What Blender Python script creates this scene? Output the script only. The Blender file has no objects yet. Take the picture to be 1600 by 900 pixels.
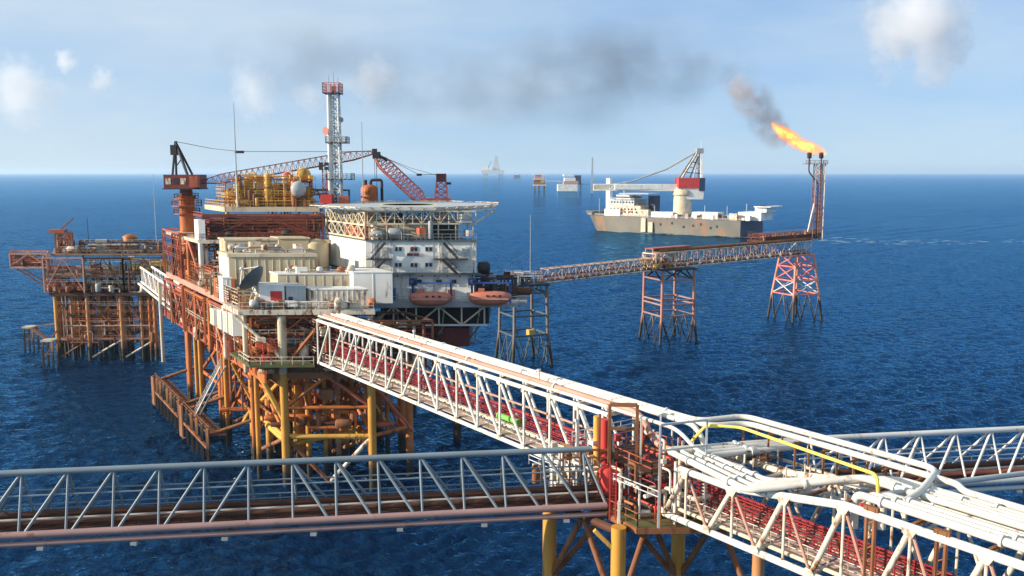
import bpy, bmesh, math, random
from mathutils import Vector, Matrix

rng = random.Random(11)
scene = bpy.context.scene
COL = scene.collection

# ------------------------------------------------------------------ camera
F, CAM_H = 1386.0, 48.0                      # focal length in photo pixels, drone height above the sea
PITCH = math.atan((450 - 269.0) / F)
cam = bpy.data.cameras.new('camera')
cam.sensor_width = 36.0
cam.lens = 36.0 * F / 1600.0
cam.clip_start, cam.clip_end = 0.5, 120000.0
cam_o = bpy.data.objects.new('camera', cam)
COL.objects.link(cam_o)
cam_o.location = (0, 0, CAM_H)
cam_o.rotation_euler = (math.pi / 2 - PITCH, 0, 0)
scene.camera = cam_o

# ------------------------------------------------------------------ sky, sun, exposure
SUN_DIR = Vector((-0.982, -0.19, 0)).normalized()
SUN_EL = math.radians(18)
S = Vector((SUN_DIR.x * math.cos(SUN_EL), SUN_DIR.y * math.cos(SUN_EL), math.sin(SUN_EL)))
world = bpy.data.worlds.new('World')
scene.world = world
world.use_nodes = True
wn, wl = world.node_tree.nodes, world.node_tree.links
wn.clear()
w_out = wn.new('ShaderNodeOutputWorld')
w_bg = wn.new('ShaderNodeBackground')
w_bg.inputs['Strength'].default_value = 0.079
sky = wn.new('ShaderNodeTexSky')
sky.sky_type = 'NISHITA'
sky.sun_disc = False
sky.sun_elevation = SUN_EL
sky.sun_rotation = math.atan2(S.x, S.y)
sky.altitude = 0
sky.air_density = 0.8
sky.dust_density = 0.0
sky.ozone_density = 4.0
# thin high veil of cloud, a property of the sky itself
tc = wn.new('ShaderNodeTexCoord')
mp = wn.new('ShaderNodeMapping')
mp.inputs['Scale'].default_value = (2.2, 2.2, 9.0)
wl.new(tc.outputs['Generated'], mp.inputs['Vector'])
nz = wn.new('ShaderNodeTexNoise')
nz.inputs['Scale'].default_value = 1.6
nz.inputs['Detail'].default_value = 7
nz.inputs['Roughness'].default_value = 0.55
wl.new(mp.outputs['Vector'], nz.inputs['Vector'])
rp = wn.new('ShaderNodeValToRGB')
rp.color_ramp.elements[0].position = 0.30
rp.color_ramp.elements[0].color = (0, 0, 0, 1)
rp.color_ramp.elements[1].position = 0.80
rp.color_ramp.elements[1].color = (0.7, 0.7, 0.7, 1)
wl.new(nz.outputs['Fac'], rp.inputs['Fac'])
# even pale-blue veil over the clear sky, then the whiter streaks
veil = wn.new('ShaderNodeMix')
veil.data_type = 'RGBA'
veil.inputs['Factor'].default_value = 0.66
tint = wn.new('ShaderNodeMix')
tint.data_type = 'RGBA'
tint.blend_type = 'MULTIPLY'
tint.inputs['Factor'].default_value = 1.0
tint.inputs[7].default_value = (0.92, 1.0, 1.14, 1)
wl.new(sky.outputs['Color'], tint.inputs[6])
wl.new(tint.outputs[2], veil.inputs[6])
veil.inputs[7].default_value = (2.9, 4.55, 6.7, 1)
mxw = wn.new('ShaderNodeMix')
mxw.data_type = 'RGBA'
geo_d = wn.new('ShaderNodeVectorMath')
geo_d.operation = 'DOT_PRODUCT'
wl.new(tc.outputs['Generated'], geo_d.inputs[0])
geo_d.inputs[1].default_value = tuple(S)
glow = wn.new('ShaderNodeMapRange')
glow.inputs['From Min'].default_value = -0.25
glow.inputs['From Max'].default_value = 0.75
glow.inputs['To Max'].default_value = 0.62
wl.new(geo_d.outputs['Value'], glow.inputs['Value'])
adf = wn.new('ShaderNodeMath')
adf.operation = 'MAXIMUM'
sm = wn.new('ShaderNodeMath')
sm.operation = 'MULTIPLY_ADD'
sm.inputs[1].default_value = 0.8
wl.new(rp.outputs['Color'], sm.inputs[0])
wl.new(glow.outputs['Result'], sm.inputs[2])
sm.use_clamp = True
wl.new(sm.outputs[0], mxw.inputs['Factor'])
wl.new(veil.outputs[2], mxw.inputs[6])
mxw.inputs[7].default_value = (5.6, 6.4, 6.9, 1)
wl.new(mxw.outputs[2], w_bg.inputs['Color'])
wl.new(w_bg.outputs['Background'], w_out.inputs['Surface'])

sun = bpy.data.lights.new('sun', 'SUN')
sun.energy = 5.0
sun.angle = math.radians(0.6)
sun.color = (1.0, 0.86, 0.68)
sun_o = bpy.data.objects.new('sun', sun)
COL.objects.link(sun_o)
sun_o.rotation_euler = (-S).to_track_quat('-Z', 'Y').to_euler()
sun_o.location = S * 400

scene.view_settings.view_transform = 'Standard'
scene.view_settings.look = 'None'
scene.view_settings.gamma = 1
scene.view_settings.exposure = 0.72
scene.cycles.use_denoising = True
scene.cycles.max_bounces = 16
scene.cycles.diffuse_bounces = 3
scene.cycles.glossy_bounces = 3
scene.cycles.transparent_max_bounces = 8
scene.cycles.volume_bounces = 14
scene.cycles.volume_step_rate = 1.0
scene.cycles.sample_clamp_indirect = 4.0

# ------------------------------------------------------------------ photo geometry helpers
_c, _s = math.cos(PITCH), math.sin(PITCH)
def _ray(px, py):
    u = (px - 800) / F
    v = (450 - py) / F
    return Vector((u, _c + v * _s, -_s + v * _c))
def PZ(px, py, z):
    """world point at height z that the photo shows at this pixel"""
    r = _ray(px, py)
    t = (z - CAM_H) / r.z
    return Vector((r.x * t, r.y * t, z))
def PY(px, py, y):
    """world point at distance y that the photo shows at this pixel"""
    r = _ray(px, py)
    t = y / r.y
    return Vector((r.x * t, y, CAM_H + r.z * t))
def V(*a):
    return Vector(a)

# ------------------------------------------------------------------ materials
def nodes_of(name):
    m = bpy.data.materials.new(name)
    m.use_nodes = True
    n, l = m.node_tree.nodes, m.node_tree.links
    return m, n, l, n['Principled BSDF'], n['Material Output']

RUST = (0.17, 0.058, 0.02)
def paint(name, col, rust=0.35, rough=0.5, metal=0.0, rcol=RUST, scale=0.6, streak=0.25, wear=0.18):
    """weathered marine paint: faded patches, rust blooms, rain streaks"""
    m, n, l, b, o = nodes_of(name)
    tc = n.new('ShaderNodeTexCoord')
    mp1 = n.new('ShaderNodeMapping')
    mp1.inputs['Scale'].default_value = (1, 1, streak)
    l.new(tc.outputs['Object'], mp1.inputs['Vector'])
    n1 = n.new('ShaderNodeTexNoise')
    n1.inputs['Scale'].default_value = scale * 1.6
    n1.inputs['Detail'].default_value = 8
    n1.inputs['Roughness'].default_value = 0.62
    l.new(mp1.outputs['Vector'], n1.inputs['Vector'])
    n2 = n.new('ShaderNodeTexNoise')
    n2.inputs['Scale'].default_value = scale * 0.45
    n2.inputs['Detail'].default_value = 5
    l.new(tc.outputs['Object'], n2.inputs['Vector'])
    r1 = n.new('ShaderNodeMapRange')
    t = 0.76 - 0.44 * rust
    r1.inputs['From Min'].default_value = t
    r1.inputs['From Max'].default_value = t + 0.14
    l.new(n1.outputs['Fac'], r1.inputs['Value'])
    r2 = n.new('ShaderNodeMapRange')
    r2.inputs['From Min'].default_value = 0.3
    r2.inputs['From Max'].default_value = 0.7
    r2.inputs['To Min'].default_value = 1.0 - wear
    r2.inputs['To Max'].default_value = 1.0 + wear * 0.4
    l.new(n2.outputs['Fac'], r2.inputs['Value'])
    sc = n.new('ShaderNodeMix')
    sc.data_type = 'RGBA'
    sc.blend_type = 'MULTIPLY'
    sc.inputs['Factor'].default_value = 1.0
    sc.inputs[6].default_value = (*col, 1)
    l.new(r2.outputs['Result'], sc.inputs[7])
    mx = n.new('ShaderNodeMix')
    mx.data_type = 'RGBA'
    l.new(r1.outputs['Result'], mx.inputs['Factor'])
    l.new(sc.outputs[2], mx.inputs[6])
    mx.inputs[7].default_value = (*rcol, 1)
    l.new(mx.outputs[2], b.inputs['Base Color'])
    rr = n.new('ShaderNodeMapRange')
    rr.inputs['To Min'].default_value = rough
    rr.inputs['To Max'].default_value = 0.85
    l.new(r1.outputs['Result'], rr.inputs['Value'])
    l.new(rr.outputs['Result'], b.inputs['Roughness'])
    b.inputs['Metallic'].default_value = metal
    b.inputs['Specular IOR Level'].default_value = 0.35
    bp = n.new('ShaderNodeBump')
    bp.inputs['Strength'].default_value = 0.25
    bp.inputs['Distance'].default_value = 0.03
    l.new(n1.outputs['Fac'], bp.inputs['Height'])
    l.new(bp.outputs['Normal'], b.inputs['Normal'])
    return m

def leg_paint(name, col, zmid=4.5):
    """jacket leg paint: colour above, dark marine growth in the splash zone"""
    m = paint(name, col, rust=0.42, streak=0.12, scale=0.8)
    n, l = m.node_tree.nodes, m.node_tree.links
    b = n['Principled BSDF']
    src = b.inputs['Base Color'].links[0].from_socket
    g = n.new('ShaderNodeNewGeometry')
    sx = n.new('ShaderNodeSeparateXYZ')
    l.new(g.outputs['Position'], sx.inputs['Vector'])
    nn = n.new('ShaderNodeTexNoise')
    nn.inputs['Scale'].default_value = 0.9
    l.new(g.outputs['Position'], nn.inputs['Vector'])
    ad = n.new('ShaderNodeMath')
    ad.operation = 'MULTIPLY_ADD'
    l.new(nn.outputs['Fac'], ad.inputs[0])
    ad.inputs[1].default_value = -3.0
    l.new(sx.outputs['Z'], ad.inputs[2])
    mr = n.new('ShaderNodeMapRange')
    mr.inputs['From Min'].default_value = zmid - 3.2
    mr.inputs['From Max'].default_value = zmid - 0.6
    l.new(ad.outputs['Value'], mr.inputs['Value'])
    mx = n.new('ShaderNodeMix')
    mx.data_type = 'RGBA'
    l.new(mr.outputs['Result'], mx.inputs['Factor'])
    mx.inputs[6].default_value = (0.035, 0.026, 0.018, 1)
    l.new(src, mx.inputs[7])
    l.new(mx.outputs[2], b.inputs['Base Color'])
    return m

M = {
    'white': paint('white_paint', (0.76, 0.75, 0.70), rust=0.36, scale=0.5),
    'whitepipe': paint('white_pipe_paint', (0.64, 0.62, 0.56), rust=0.4, scale=0.9, streak=1.0, rough=0.4),
    'trusswhite': paint('white_truss_paint', (0.74, 0.73, 0.66), rust=0.42, scale=0.9, streak=0.6),
    'oldwhite': paint('stained_white_paint', (0.66, 0.59, 0.47), rust=0.6, scale=0.8, streak=0.5),
    'cream': paint('cream_paint', (0.60, 0.52, 0.37), rust=0.46, scale=0.5),
    'beige': paint('beige_paint', (0.55, 0.46, 0.30), rust=0.46, scale=0.45, streak=0.2),
    'grey': paint('grey_steel_paint', (0.30, 0.32, 0.33), rust=0.3),
    'lightgrey': paint('light_grey_paint', (0.46, 0.48, 0.48), rust=0.36),
    'bluegrey': paint('blue_grey_paint', (0.20, 0.25, 0.28), rust=0.16, streak=1.0),
    'greywhite': paint('grey_white_paint', (0.62, 0.62, 0.60), rust=0.34, streak=0.7),
    'primer': paint('pink_primer_paint', (0.50, 0.27, 0.20), rust=0.4, streak=1.0),
    'rust': paint('rusty_steel', (0.26, 0.105, 0.045), rust=0.5, rcol=(0.12, 0.04, 0.015), rough=0.8, wear=0.4),
    'darkrust': paint('dark_rusty_steel', (0.10, 0.04, 0.022), rust=0.4, rcol=(0.04, 0.018, 0.01), rough=0.85, wear=0.4),
    'rustred': paint('rusty_red_paint', (0.42, 0.10, 0.05), rust=0.45, wear=0.35),
    'orange': paint('orange_paint', (0.50, 0.145, 0.035), rust=0.5, wear=0.35),
    'yellow': paint('yellow_paint', (0.68, 0.38, 0.075), rust=0.46, wear=0.25),
    'brightyellow': paint('bright_yellow_paint', (0.85, 0.66, 0.12), rust=0.15),
    'dark': paint('dark_steel', (0.03, 0.03, 0.032), rust=0.3, rcol=(0.06, 0.03, 0.02), rough=0.7),
    'maroon': paint('maroon_paint', (0.17, 0.035, 0.028), rust=0.35, wear=0.4),
    'deepred': paint('deep_red_paint', (0.27, 0.02, 0.026), rust=0.3, wear=0.4),
    'red': paint('red_paint', (0.58, 0.05, 0.04), rust=0.25, wear=0.25),
    'pinkred': paint('faded_red_paint', (0.66, 0.20, 0.17), rust=0.2, wear=0.25),
    'green': paint('green_deck_paint', (0.11, 0.125, 0.05), rust=0.5, wear=0.35),
    'brightgreen': paint('bright_green_paint', (0.16, 0.46, 0.08), rust=0.15),
    'blue': paint('blue_paint', (0.03, 0.10, 0.36), rust=0.15),
    'navy': paint('navy_paint', (0.02, 0.035, 0.09), rust=0.3, rcol=(0.12, 0.06, 0.04)),
    'slate': paint('dark_slate_paint', (0.085, 0.11, 0.12), rust=0.2),
    'duskpink': paint('dusky_pink_primer', (0.36, 0.22, 0.20), rust=0.35, streak=1.0),
    'lifeboat': paint('lifeboat_orange', (0.50, 0.165, 0.105), rust=0.1, rough=0.35, wear=0.2),
    'deck': paint('deck_plate', (0.28, 0.19, 0.13), rust=0.5, wear=0.4, streak=1.0),
    'grating': paint('walkway_grating', (0.60, 0.48, 0.40), rust=0.45, wear=0.35, streak=1.0),
    'hull': paint('weathered_hull_paint', (0.155, 0.145, 0.12), rust=0.5, scale=0.12, streak=0.3, rcol=(0.30, 0.14, 0.06), wear=0.3),
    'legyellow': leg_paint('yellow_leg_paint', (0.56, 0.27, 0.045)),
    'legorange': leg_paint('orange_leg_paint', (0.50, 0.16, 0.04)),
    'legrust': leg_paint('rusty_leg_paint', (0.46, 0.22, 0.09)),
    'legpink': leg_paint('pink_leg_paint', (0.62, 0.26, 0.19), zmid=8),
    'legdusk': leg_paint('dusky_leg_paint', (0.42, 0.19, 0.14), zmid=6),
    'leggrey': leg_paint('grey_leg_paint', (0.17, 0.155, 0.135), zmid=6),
}
def glass_mat():
    m, n, l, b, o = nodes_of('dark_window_glass')
    b.inputs['Base Color'].default_value = (0.02, 0.03, 0.04, 1)
    b.inputs['Roughness'].default_value = 0.08
    return m
M['glass'] = glass_mat()

# ------------------------------------------------------------------ mesh builder
class MB:
    def __init__(self):
        self.v, self.f = [], []
    def add(self, vs, fs):
        k = len(self.v)
        self.v += [tuple(p) for p in vs]
        self.f += [tuple(i + k for i in f) for f in fs]
        return self
    def box(self, x0, x1, y0, y1, z0, z1):
        return self.prism([(x0, y0), (x1, y0), (x1, y1), (x0, y1)], z0, z1)
    def prism(self, poly, z0, z1, top=None):
        n = len(poly)
        top = top or poly
        vs = [(p[0], p[1], z0) for p in poly] + [(p[0], p[1], z1) for p in top]
        fs = [tuple(range(n))[::-1], tuple(range(n, 2 * n))]
        fs += [(i, (i + 1) % n, n + (i + 1) % n, n + i) for i in range(n)]
        return self.add(vs, fs)
    def beam(self, a, b, w, h=None):
        a, b = Vector(a), Vector(b)
        d = b - a
        if d.length < 1e-6:
            return self
        h = h or w
        d.normalize()
        up = Vector((0, 0, 1)) if abs(d.z) < 0.95 else Vector((0, 1, 0))
        x = d.cross(up).normalized() * (w / 2)
        y = x.normalized().cross(d).normalized() * (h / 2)
        vs = [a - x - y, a + x - y, a + x + y, a - x + y, b - x - y, b + x - y, b + x + y, b - x + y]
        return self.add(vs, [(3, 2, 1, 0), (4, 5, 6, 7), (0, 1, 5, 4), (1, 2, 6, 5), (2, 3, 7, 6), (3, 0, 4, 7)])
    def tube(self, a, b, r, n=8, r2=None):
        return self.path([a, b], r, n, r2)
    def path(self, pts, r, n=10, r2=None):
        pts = [Vector(p) for p in pts]
        m = len(pts)
        rings = []
        up = None
        for i, p in enumerate(pts):
            d0 = (pts[i] - pts[i - 1]).normalized() if i > 0 else None
            d1 = (pts[i + 1] - pts[i]).normalized() if i < m - 1 else None
            d = (d0 + d1).normalized() if d0 is not None and d1 is not None else (d0 or d1)
            if up is None:
                ref = Vector((0, 0, 1)) if abs(d.z) < 0.9 else Vector((1, 0, 0))
                up = (ref - d * ref.dot(d)).normalized()
            else:
                up = (up - d * up.dot(d)).normalized()
            sd = d.cross(up)
            rr = r if not isinstance(r, (list, tuple)) else r[i]
            if r2 is not None:
                rr = r + (r2 - r) * i / (m - 1)
            rings.append([p + (up * math.cos(2 * math.pi * k / n) + sd * math.sin(2 * math.pi * k / n)) * rr for k in range(n)])
        vs = [q for ring in rings for q in ring]
        fs = []
        for i in range(m - 1):
            for k in range(n):
                fs.append((i * n + k, i * n + (k + 1) % n, (i + 1) * n + (k + 1) % n, (i + 1) * n + k))
        fs.append(tuple(range(n))[::-1])
        fs.append(tuple(range((m - 1) * n, m * n)))
        return self.add(vs, fs)
    def lathe(self, c, prof, n=20, axis=None):
        c = Vector(c)
        axis = (Vector(axis) if axis is not None else Vector((0, 0, 1))).normalized()
        ref = Vector((1, 0, 0)) if abs(axis.x) < 0.9 else Vector((0, 1, 0))
        x = (ref - axis * ref.dot(axis)).normalized()
        y = axis.cross(x)
        vs, fs = [], []
        for (r, h) in prof:
            for k in range(n):
                a = 2 * math.pi * k / n
                vs.append(c + axis * h + (x * math.cos(a) + y * math.sin(a)) * max(r, 1e-3))
        m = len(prof)
        for i in range(m - 1):
            for k in range(n):
                fs.append((i * n + k, i * n + (k + 1) % n, (i + 1) * n + (k + 1) % n, (i + 1) * n + k))
        fs.append(tuple(range(n))[::-1])
        fs.append(tuple(range((m - 1) * n, m * n)))
        return self.add(vs, fs)
    def vessel(self, c, r, h, axis=None, n=18):
        k = r * 0.45
        return self.lathe(c, [(0.01, 0), (r * .5, k * .16), (r * .85, k * .5), (r, k), (r, h - k), (r * .85, h - k * .5), (r * .5, h - k * .16), (0.01, h)], n, axis)

_root = {}
def _link(name, me, mat, parent, loc):
    o = bpy.data.objects.new(name, me)
    COL.objects.link(o)
    if mat is not None:
        me.materials.append(M[mat] if isinstance(mat, str) else mat)
    if parent is not None:
        o.parent = parent
    else:
        o.location = loc
    return o
def build(mb, name, mat, parent=None, loc=None, smooth=True, angle=40):
    """one mesh object; vertices are world coordinates unless the parent thing is a local prototype"""
    r = parent
    while r is not None and r.parent is not None:
        r = r.parent
    if r is not None:
        off = r.matrix_basis.inverted()
        vs = [off @ Vector(p) for p in mb.v] if not r.get('_local') else mb.v
        base = None
    else:
        base = Vector(loc) if loc is not None else Vector(mb.v[0])
        vs = [Vector(p) - base for p in mb.v]
    me = bpy.data.meshes.new(name)
    me.from_pydata([tuple(p) for p in vs], [], mb.f)
    bm = bmesh.new()
    bm.from_mesh(me)
    bmesh.ops.recalc_face_normals(bm, faces=bm.faces)
    bm.to_mesh(me)
    bm.free()
    if smooth:
        me.polygons.foreach_set('use_smooth', [True] * len(me.polygons))
        me.set_sharp_from_angle(angle=math.radians(angle))
    me.update()
    return _link(name, me, mat, parent, base)
def tag(o, label, cat, group=None):
    o['label'] = label
    o['category'] = cat
    if group:
        o['group'] = group
    return o
def thing(name, label, cat, loc=(0, 0, 0), rz=0.0, group=None, local=False):
    o = bpy.data.objects.new(name, None)
    o.empty_display_size = 0.5
    COL.objects.link(o)
    o.location = loc
    o.rotation_euler = (0, 0, rz)
    o.matrix_basis = Matrix.Translation(Vector(loc)) @ Matrix.Rotation(rz, 4, 'Z')
    if local:
        o['_local'] = 1
    return tag(o, label, cat, group)
def dup(root, loc, rz=None, label=None, group=None):
    r = root.copy()
    COL.objects.link(r)
    r.location = loc
    if rz is not None:
        r.rotation_euler = (0, 0, rz)
    if label:
        r['label'] = label
    if group:
        r['group'] = group
    for ch in list(root.children):
        c = ch.copy()
        COL.objects.link(c)
        c.parent = r
        for g in list(ch.children):
            d = g.copy()
            COL.objects.link(d)
            d.parent = c
    return r
def single(mb, name, mat, label, cat, group=None, loc=None, **k):
    return tag(build(mb, name, mat, None, loc, **k), label, cat, group)
def member(parent, name, a, b, r, mat, n=8, r2=None):
    return build(MB().tube(a, b, r, n, r2), name, mat, parent)
def fillet(pts, rad, n=5):
    pts = [Vector(p) for p in pts]
    out = [pts[0]]
    for i in range(1, len(pts) - 1):
        p = pts[i]
        d0, d1 = pts[i - 1] - p, pts[i + 1] - p
        q = min(rad, d0.length * .48, d1.length * .48)
        a, b = p + d0.normalized() * q, p + d1.normalized() * q
        for k in range(n + 1):
            t = k / n
            out.append(a * (1 - t) ** 2 + p * 2 * t * (1 - t) + b * t * t)
    out.append(pts[-1])
    return out
def rail_mb(pts, h=1.1, r=0.035, step=1.8, bars=2):
    mb = MB()
    pts = [Vector(p) for p in pts]
    for a, b in zip(pts, pts[1:]):
        L = (b - a).length
        k = max(1, int(L / step))
        for i in range(k + 1):
            p = a.lerp(b, i / k)
            mb.beam(p, p + V(0, 0, h), r * 2)
        for j in range(bars):
            z = h * (j + 1) / bars
            mb.beam(a + V(0, 0, z), b + V(0, 0, z), r * 2)
    return mb
def lattice_mb(a0, a1, b0, b1, n, r, cross=False, posts=True, sides=5):
    """web members between chord a (a0-a1) and chord b (b0-b1)"""
    mb = MB()
    a0, a1, b0, b1 = map(Vector, (a0, a1, b0, b1))
    for i in range(n):
        t0, t1 = i / n, (i + 1) / n
        p, q = a0.lerp(a1, t0), b0.lerp(b1, t0)
        p2, q2 = a0.lerp(a1, t1), b0.lerp(b1, t1)
        if posts:
            mb.tube(p, q, r, sides)
        if cross:
            mb.tube(p, q2, r, sides)
            mb.tube(q, p2, r, sides)
        else:
            if i % 2:
                mb.tube(q, p2, r, sides)
            else:
                mb.tube(p, q2, r, sides)
    if posts:
        mb.tube(a1, b1, r, sides)
    return mb

# ------------------------------------------------------------------ sea
def sea_material():
    m, n, l, b, o = nodes_of('sea_water')
    n.remove(b)
    df = n.new('ShaderNodeBsdfDiffuse')
    df.inputs['Color'].default_value = (0.003, 0.018, 0.055, 1)
    gl = n.new('ShaderNodeBsdfGlossy')
    gl.inputs['Color'].default_value = (0.18, 0.545, 0.91, 1)
    gl.inputs['Roughness'].default_value = 0.06
    fr = n.new('ShaderNodeFresnel')
    fr.inputs['IOR'].default_value = 1.33
    mxs = n.new('ShaderNodeMixShader')
    l.new(fr.outputs['Fac'], mxs.inputs['Fac'])
    l.new(df.outputs['BSDF'], mxs.inputs[1])
    l.new(gl.outputs['BSDF'], mxs.inputs[2])
    l.new(mxs.outputs['Shader'], o.inputs['Surface'])
    g = n.new('ShaderNodeNewGeometry')
    def layer(scale, stretch, detail, rot, rough=0.55):
        mp = n.new('ShaderNodeMapping')
        mp.inputs['Rotation'].default_value = (0, 0, math.radians(rot))
        mp.inputs['Scale'].default_value = (scale, scale * stretch, scale)
        l.new(g.outputs['Position'], mp.inputs['Vector'])
        t = n.new('ShaderNodeTexNoise')
        t.inputs['Scale'].default_value = 1.0
        t.inputs['Detail'].default_value = detail
        t.inputs['Roughness'].default_value = rough
        l.new(mp.outputs['Vector'], t.inputs['Vector'])
        return t.outputs['Fac']
    h1 = layer(0.55, 1.5, 3, 12, 0.6)
    h2 = layer(1.9, 1.4, 2, -18, 0.6)
    a = n.new('ShaderNodeMath'); a.operation = 'MULTIPLY'; a.inputs[1].default_value = 0.55
    l.new(h1, a.inputs[0])
    d = n.new('ShaderNodeMath'); d.operation = 'MULTIPLY_ADD'; d.inputs[1].default_value = 0.12
    l.new(h2, d.inputs[0]); l.new(a.outputs[0], d.inputs[2])
    bp = n.new('ShaderNodeBump')
    bp.inputs['Strength'].default_value = 1.0
    bp.inputs['Distance'].default_value = 1.0
    l.new(d.outputs[0], bp.inputs['Height'])
    for q in (df, gl, fr):
        l.new(bp.outputs['Normal'], q.inputs['Normal'])
    return m
import numpy as np
def sea_mesh():
    """one sheet to the horizon: polar rows, fine ahead of the camera, with real wave heights out to about 2 km"""
    nr = np.random.RandomState(4)
    rr = [22.0]
    while rr[-1] < 2200:
        rr.append(rr[-1] * 1.0040)
    rr += [2600, 3400, 5000, 8000, 14000, 30000]
    rr = np.array(rr)
    fine = np.linspace(math.radians(90 - 52), math.radians(90 + 52), 620)
    coarse = np.linspace(math.radians(90 + 52), math.radians(360 + 90 - 52), 44)[1:-1]
    th = np.concatenate([fine, coarse])
    nt = len(th)
    Rg, Tg = np.meshgrid(rr, th, indexing='ij')
    X, Y = Rg * np.cos(Tg), Rg * np.sin(Tg)
    cell = np.maximum(Rg * 0.0042, Rg * 0.0030)
    Zh = np.zeros_like(X)
    for i in range(96):
        lam = 1.5 * (8.5 / 1.5) ** (nr.rand() ** 1.2)
        ang = math.radians(-62 + nr.randn() * 34)
        s = 0.046 * (0.8 + 0.5 * nr.rand()) * (0.75 if lam > 5 else 1.05)
        k = 2 * math.pi / lam
        w = np.clip((lam / cell - 1.9) / 1.6, 0, 1)
        ph = k * (X * math.cos(ang) + Y * math.sin(ang)) + nr.rand() * 6.283
        if i < 7:
            lam = 14 + 3 * i; s = 0.022; k = 2 * math.pi / lam
            w = np.clip((lam / cell - 1.9) / 1.6, 0, 1)
            ph = k * (X * math.cos(ang * .5) + Y * math.sin(ang * .5 - .4)) + i
        Zh += w * (s / k) * (np.sin(ph) + 0.22 * np.cos(2 * ph))
    # calmer and rougher patches
    patch = 0.85 + 0.4 * np.sin(X / 61 + 1.3 * np.sin(Y / 97)) * np.sin(Y / 83 + 0.7)
    far = np.clip((2200 - Rg) / 900, 0, 1)
    behind = np.where(np.abs(Tg - math.pi / 2) < math.radians(51), 1.0, 0.0)
    Zh *= patch * far * behind
    co = np.stack([X, Y, Zh], -1).reshape(-1, 3)
    m_, n_ = len(rr), nt
    a = (np.arange(m_ - 1)[:, None] * n_ + np.arange(n_)[None, :]).ravel()
    b = (np.arange(m_ - 1)[:, None] * n_ + (np.arange(n_)[None, :] + 1) % n_).ravel()
    quads = np.stack([a, a + n_, b + n_, b], -1)
    me = bpy.data.meshes.new('sea')
    nv = len(co) + 1
    co = np.concatenate([co, [[0, 0, 0]]])
    tri = np.stack([np.full(n_, nv - 1), np.arange(n_), (np.arange(n_) + 1) % n_], -1)
    loops = np.concatenate([quads.ravel(), tri.ravel()]).astype(np.int32)
    starts = np.concatenate([np.arange(len(quads)) * 4, len(quads) * 4 + np.arange(n_) * 3]).astype(np.int32)
    me.vertices.add(nv)
    me.vertices.foreach_set('co', co.astype(np.float32).ravel())
    me.loops.add(len(loops))
    me.loops.foreach_set('vertex_index', loops)
    me.polygons.add(len(starts))
    me.polygons.foreach_set('loop_start', starts)
    me.polygons.foreach_set('use_smooth', np.ones(len(starts), dtype=bool))
    me.update(calc_edges=True)
    me.validate()
    return me
sea = _link('sea', sea_mesh(), sea_material(), None, (0, 0, 0))
sea['kind'] = 'structure'

# ------------------------------------------------------------------ truss bridge axis
EA = Vector((math.cos(math.radians(-54)), math.sin(math.radians(-54)), 0))   # along the long bridge, towards the camera
TA = Vector((-EA.y, EA.x, 0))                                                # across it, away from the camera
QA = Vector((-28.6, 128.6, 0))
def BA(s, t, z):
    return QA + EA * s + TA * t + V(0, 0, z)

# ================================================================== near truss bridges
def bridge_members(root, pos, n, L, W, z0, ztop, rc, rw, mat, flip=None, rd=None, thick='diagonal_brace'):
    """rectangular Pratt truss built member by member; pos(s, t, z) gives world points, ztop(s) the top height"""
    bay = L / n
    for t in (0, W):
        build(MB().path([pos(s * bay, t, z0) for s in range(n + 1)], rc, 12), 'bottom_chord', mat, root)
        build(MB().path([pos(s * bay, t, ztop(s * bay)) for s in range(n + 1)], rc, 12), 'top_chord', mat, root)
        for i in range(n + 1):
            member(root, 'vertical_post', pos(i * bay, t, z0), pos(i * bay, t, ztop(i * bay)), rw, mat)
        for i in range(n):
            a, b = (i, i + 1) if (flip is None or i >= flip) else (i + 1, i)
            member(root, 'diagonal_brace', pos(a * bay, t, ztop(a * bay)), pos(b * bay, t, z0), rd or rw, mat)
    for i in range(n + 1):
        member(root, 'cross_beam', pos(i * bay, 0, z0), pos(i * bay, W, z0), rw, mat, 6)
        member(root, 'cross_beam', pos(i * bay, 0, ztop(i * bay)), pos(i * bay, W, ztop(i * bay)), rw, mat, 6)

# ---- the long white bridge from the platform to the riser junction
br = thing('truss_bridge', 'long white truss bridge from the production platform to the riser junction', 'truss bridge', BA(0, 0, 20.1))
bridge_members(br, BA, 15, 63.4, 3.1, 20.1, lambda s: 26.4, 0.23, 0.13, 'trusswhite', flip=7, rd=0.15)
mb = MB()
for k in range(15):
    s0, s1 = k * 63.4 / 15 + .1, (k + 1) * 63.4 / 15 - .1
    p = [BA(s0, .45, 20.35), BA(s1, .45, 20.35), BA(s1, 2.2, 20.35), BA(s0, 2.2, 20.35)]
    mb.add(p + [q + V(0, 0, .08) for q in p], [(3, 2, 1, 0), (4, 5, 6, 7), (0, 1, 5, 4), (1, 2, 6, 5), (2, 3, 7, 6), (3, 0, 4, 7)])
build(mb, 'walkway', 'grating', br)
build(rail_mb([BA(.3, .5, 20.43), BA(63, .5, 20.43)], 1.1, .03, 2.1), 'handrail', 'oldwhite', br)
build(rail_mb([BA(.3, 2.25, 20.9), BA(63, 2.25, 20.9)], 1.5, .035, .8, 6), 'red_guard', 'deepred', br)
for k in range(15):
    mb = MB()
    s = (k + .5) * 63.4 / 15
    mb.beam(BA(s, 2.3, 20.1), BA(s, 2.3, 23.2), .12)
    for z in (21.2, 22.2, 23.1):
        mb.beam(BA(s, 1.9, z), BA(s, 3.0, z), .1)
    build(mb, 'pipe_rack', 'darkrust', br)
GP = 'pipelines along the long bridge'
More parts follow.
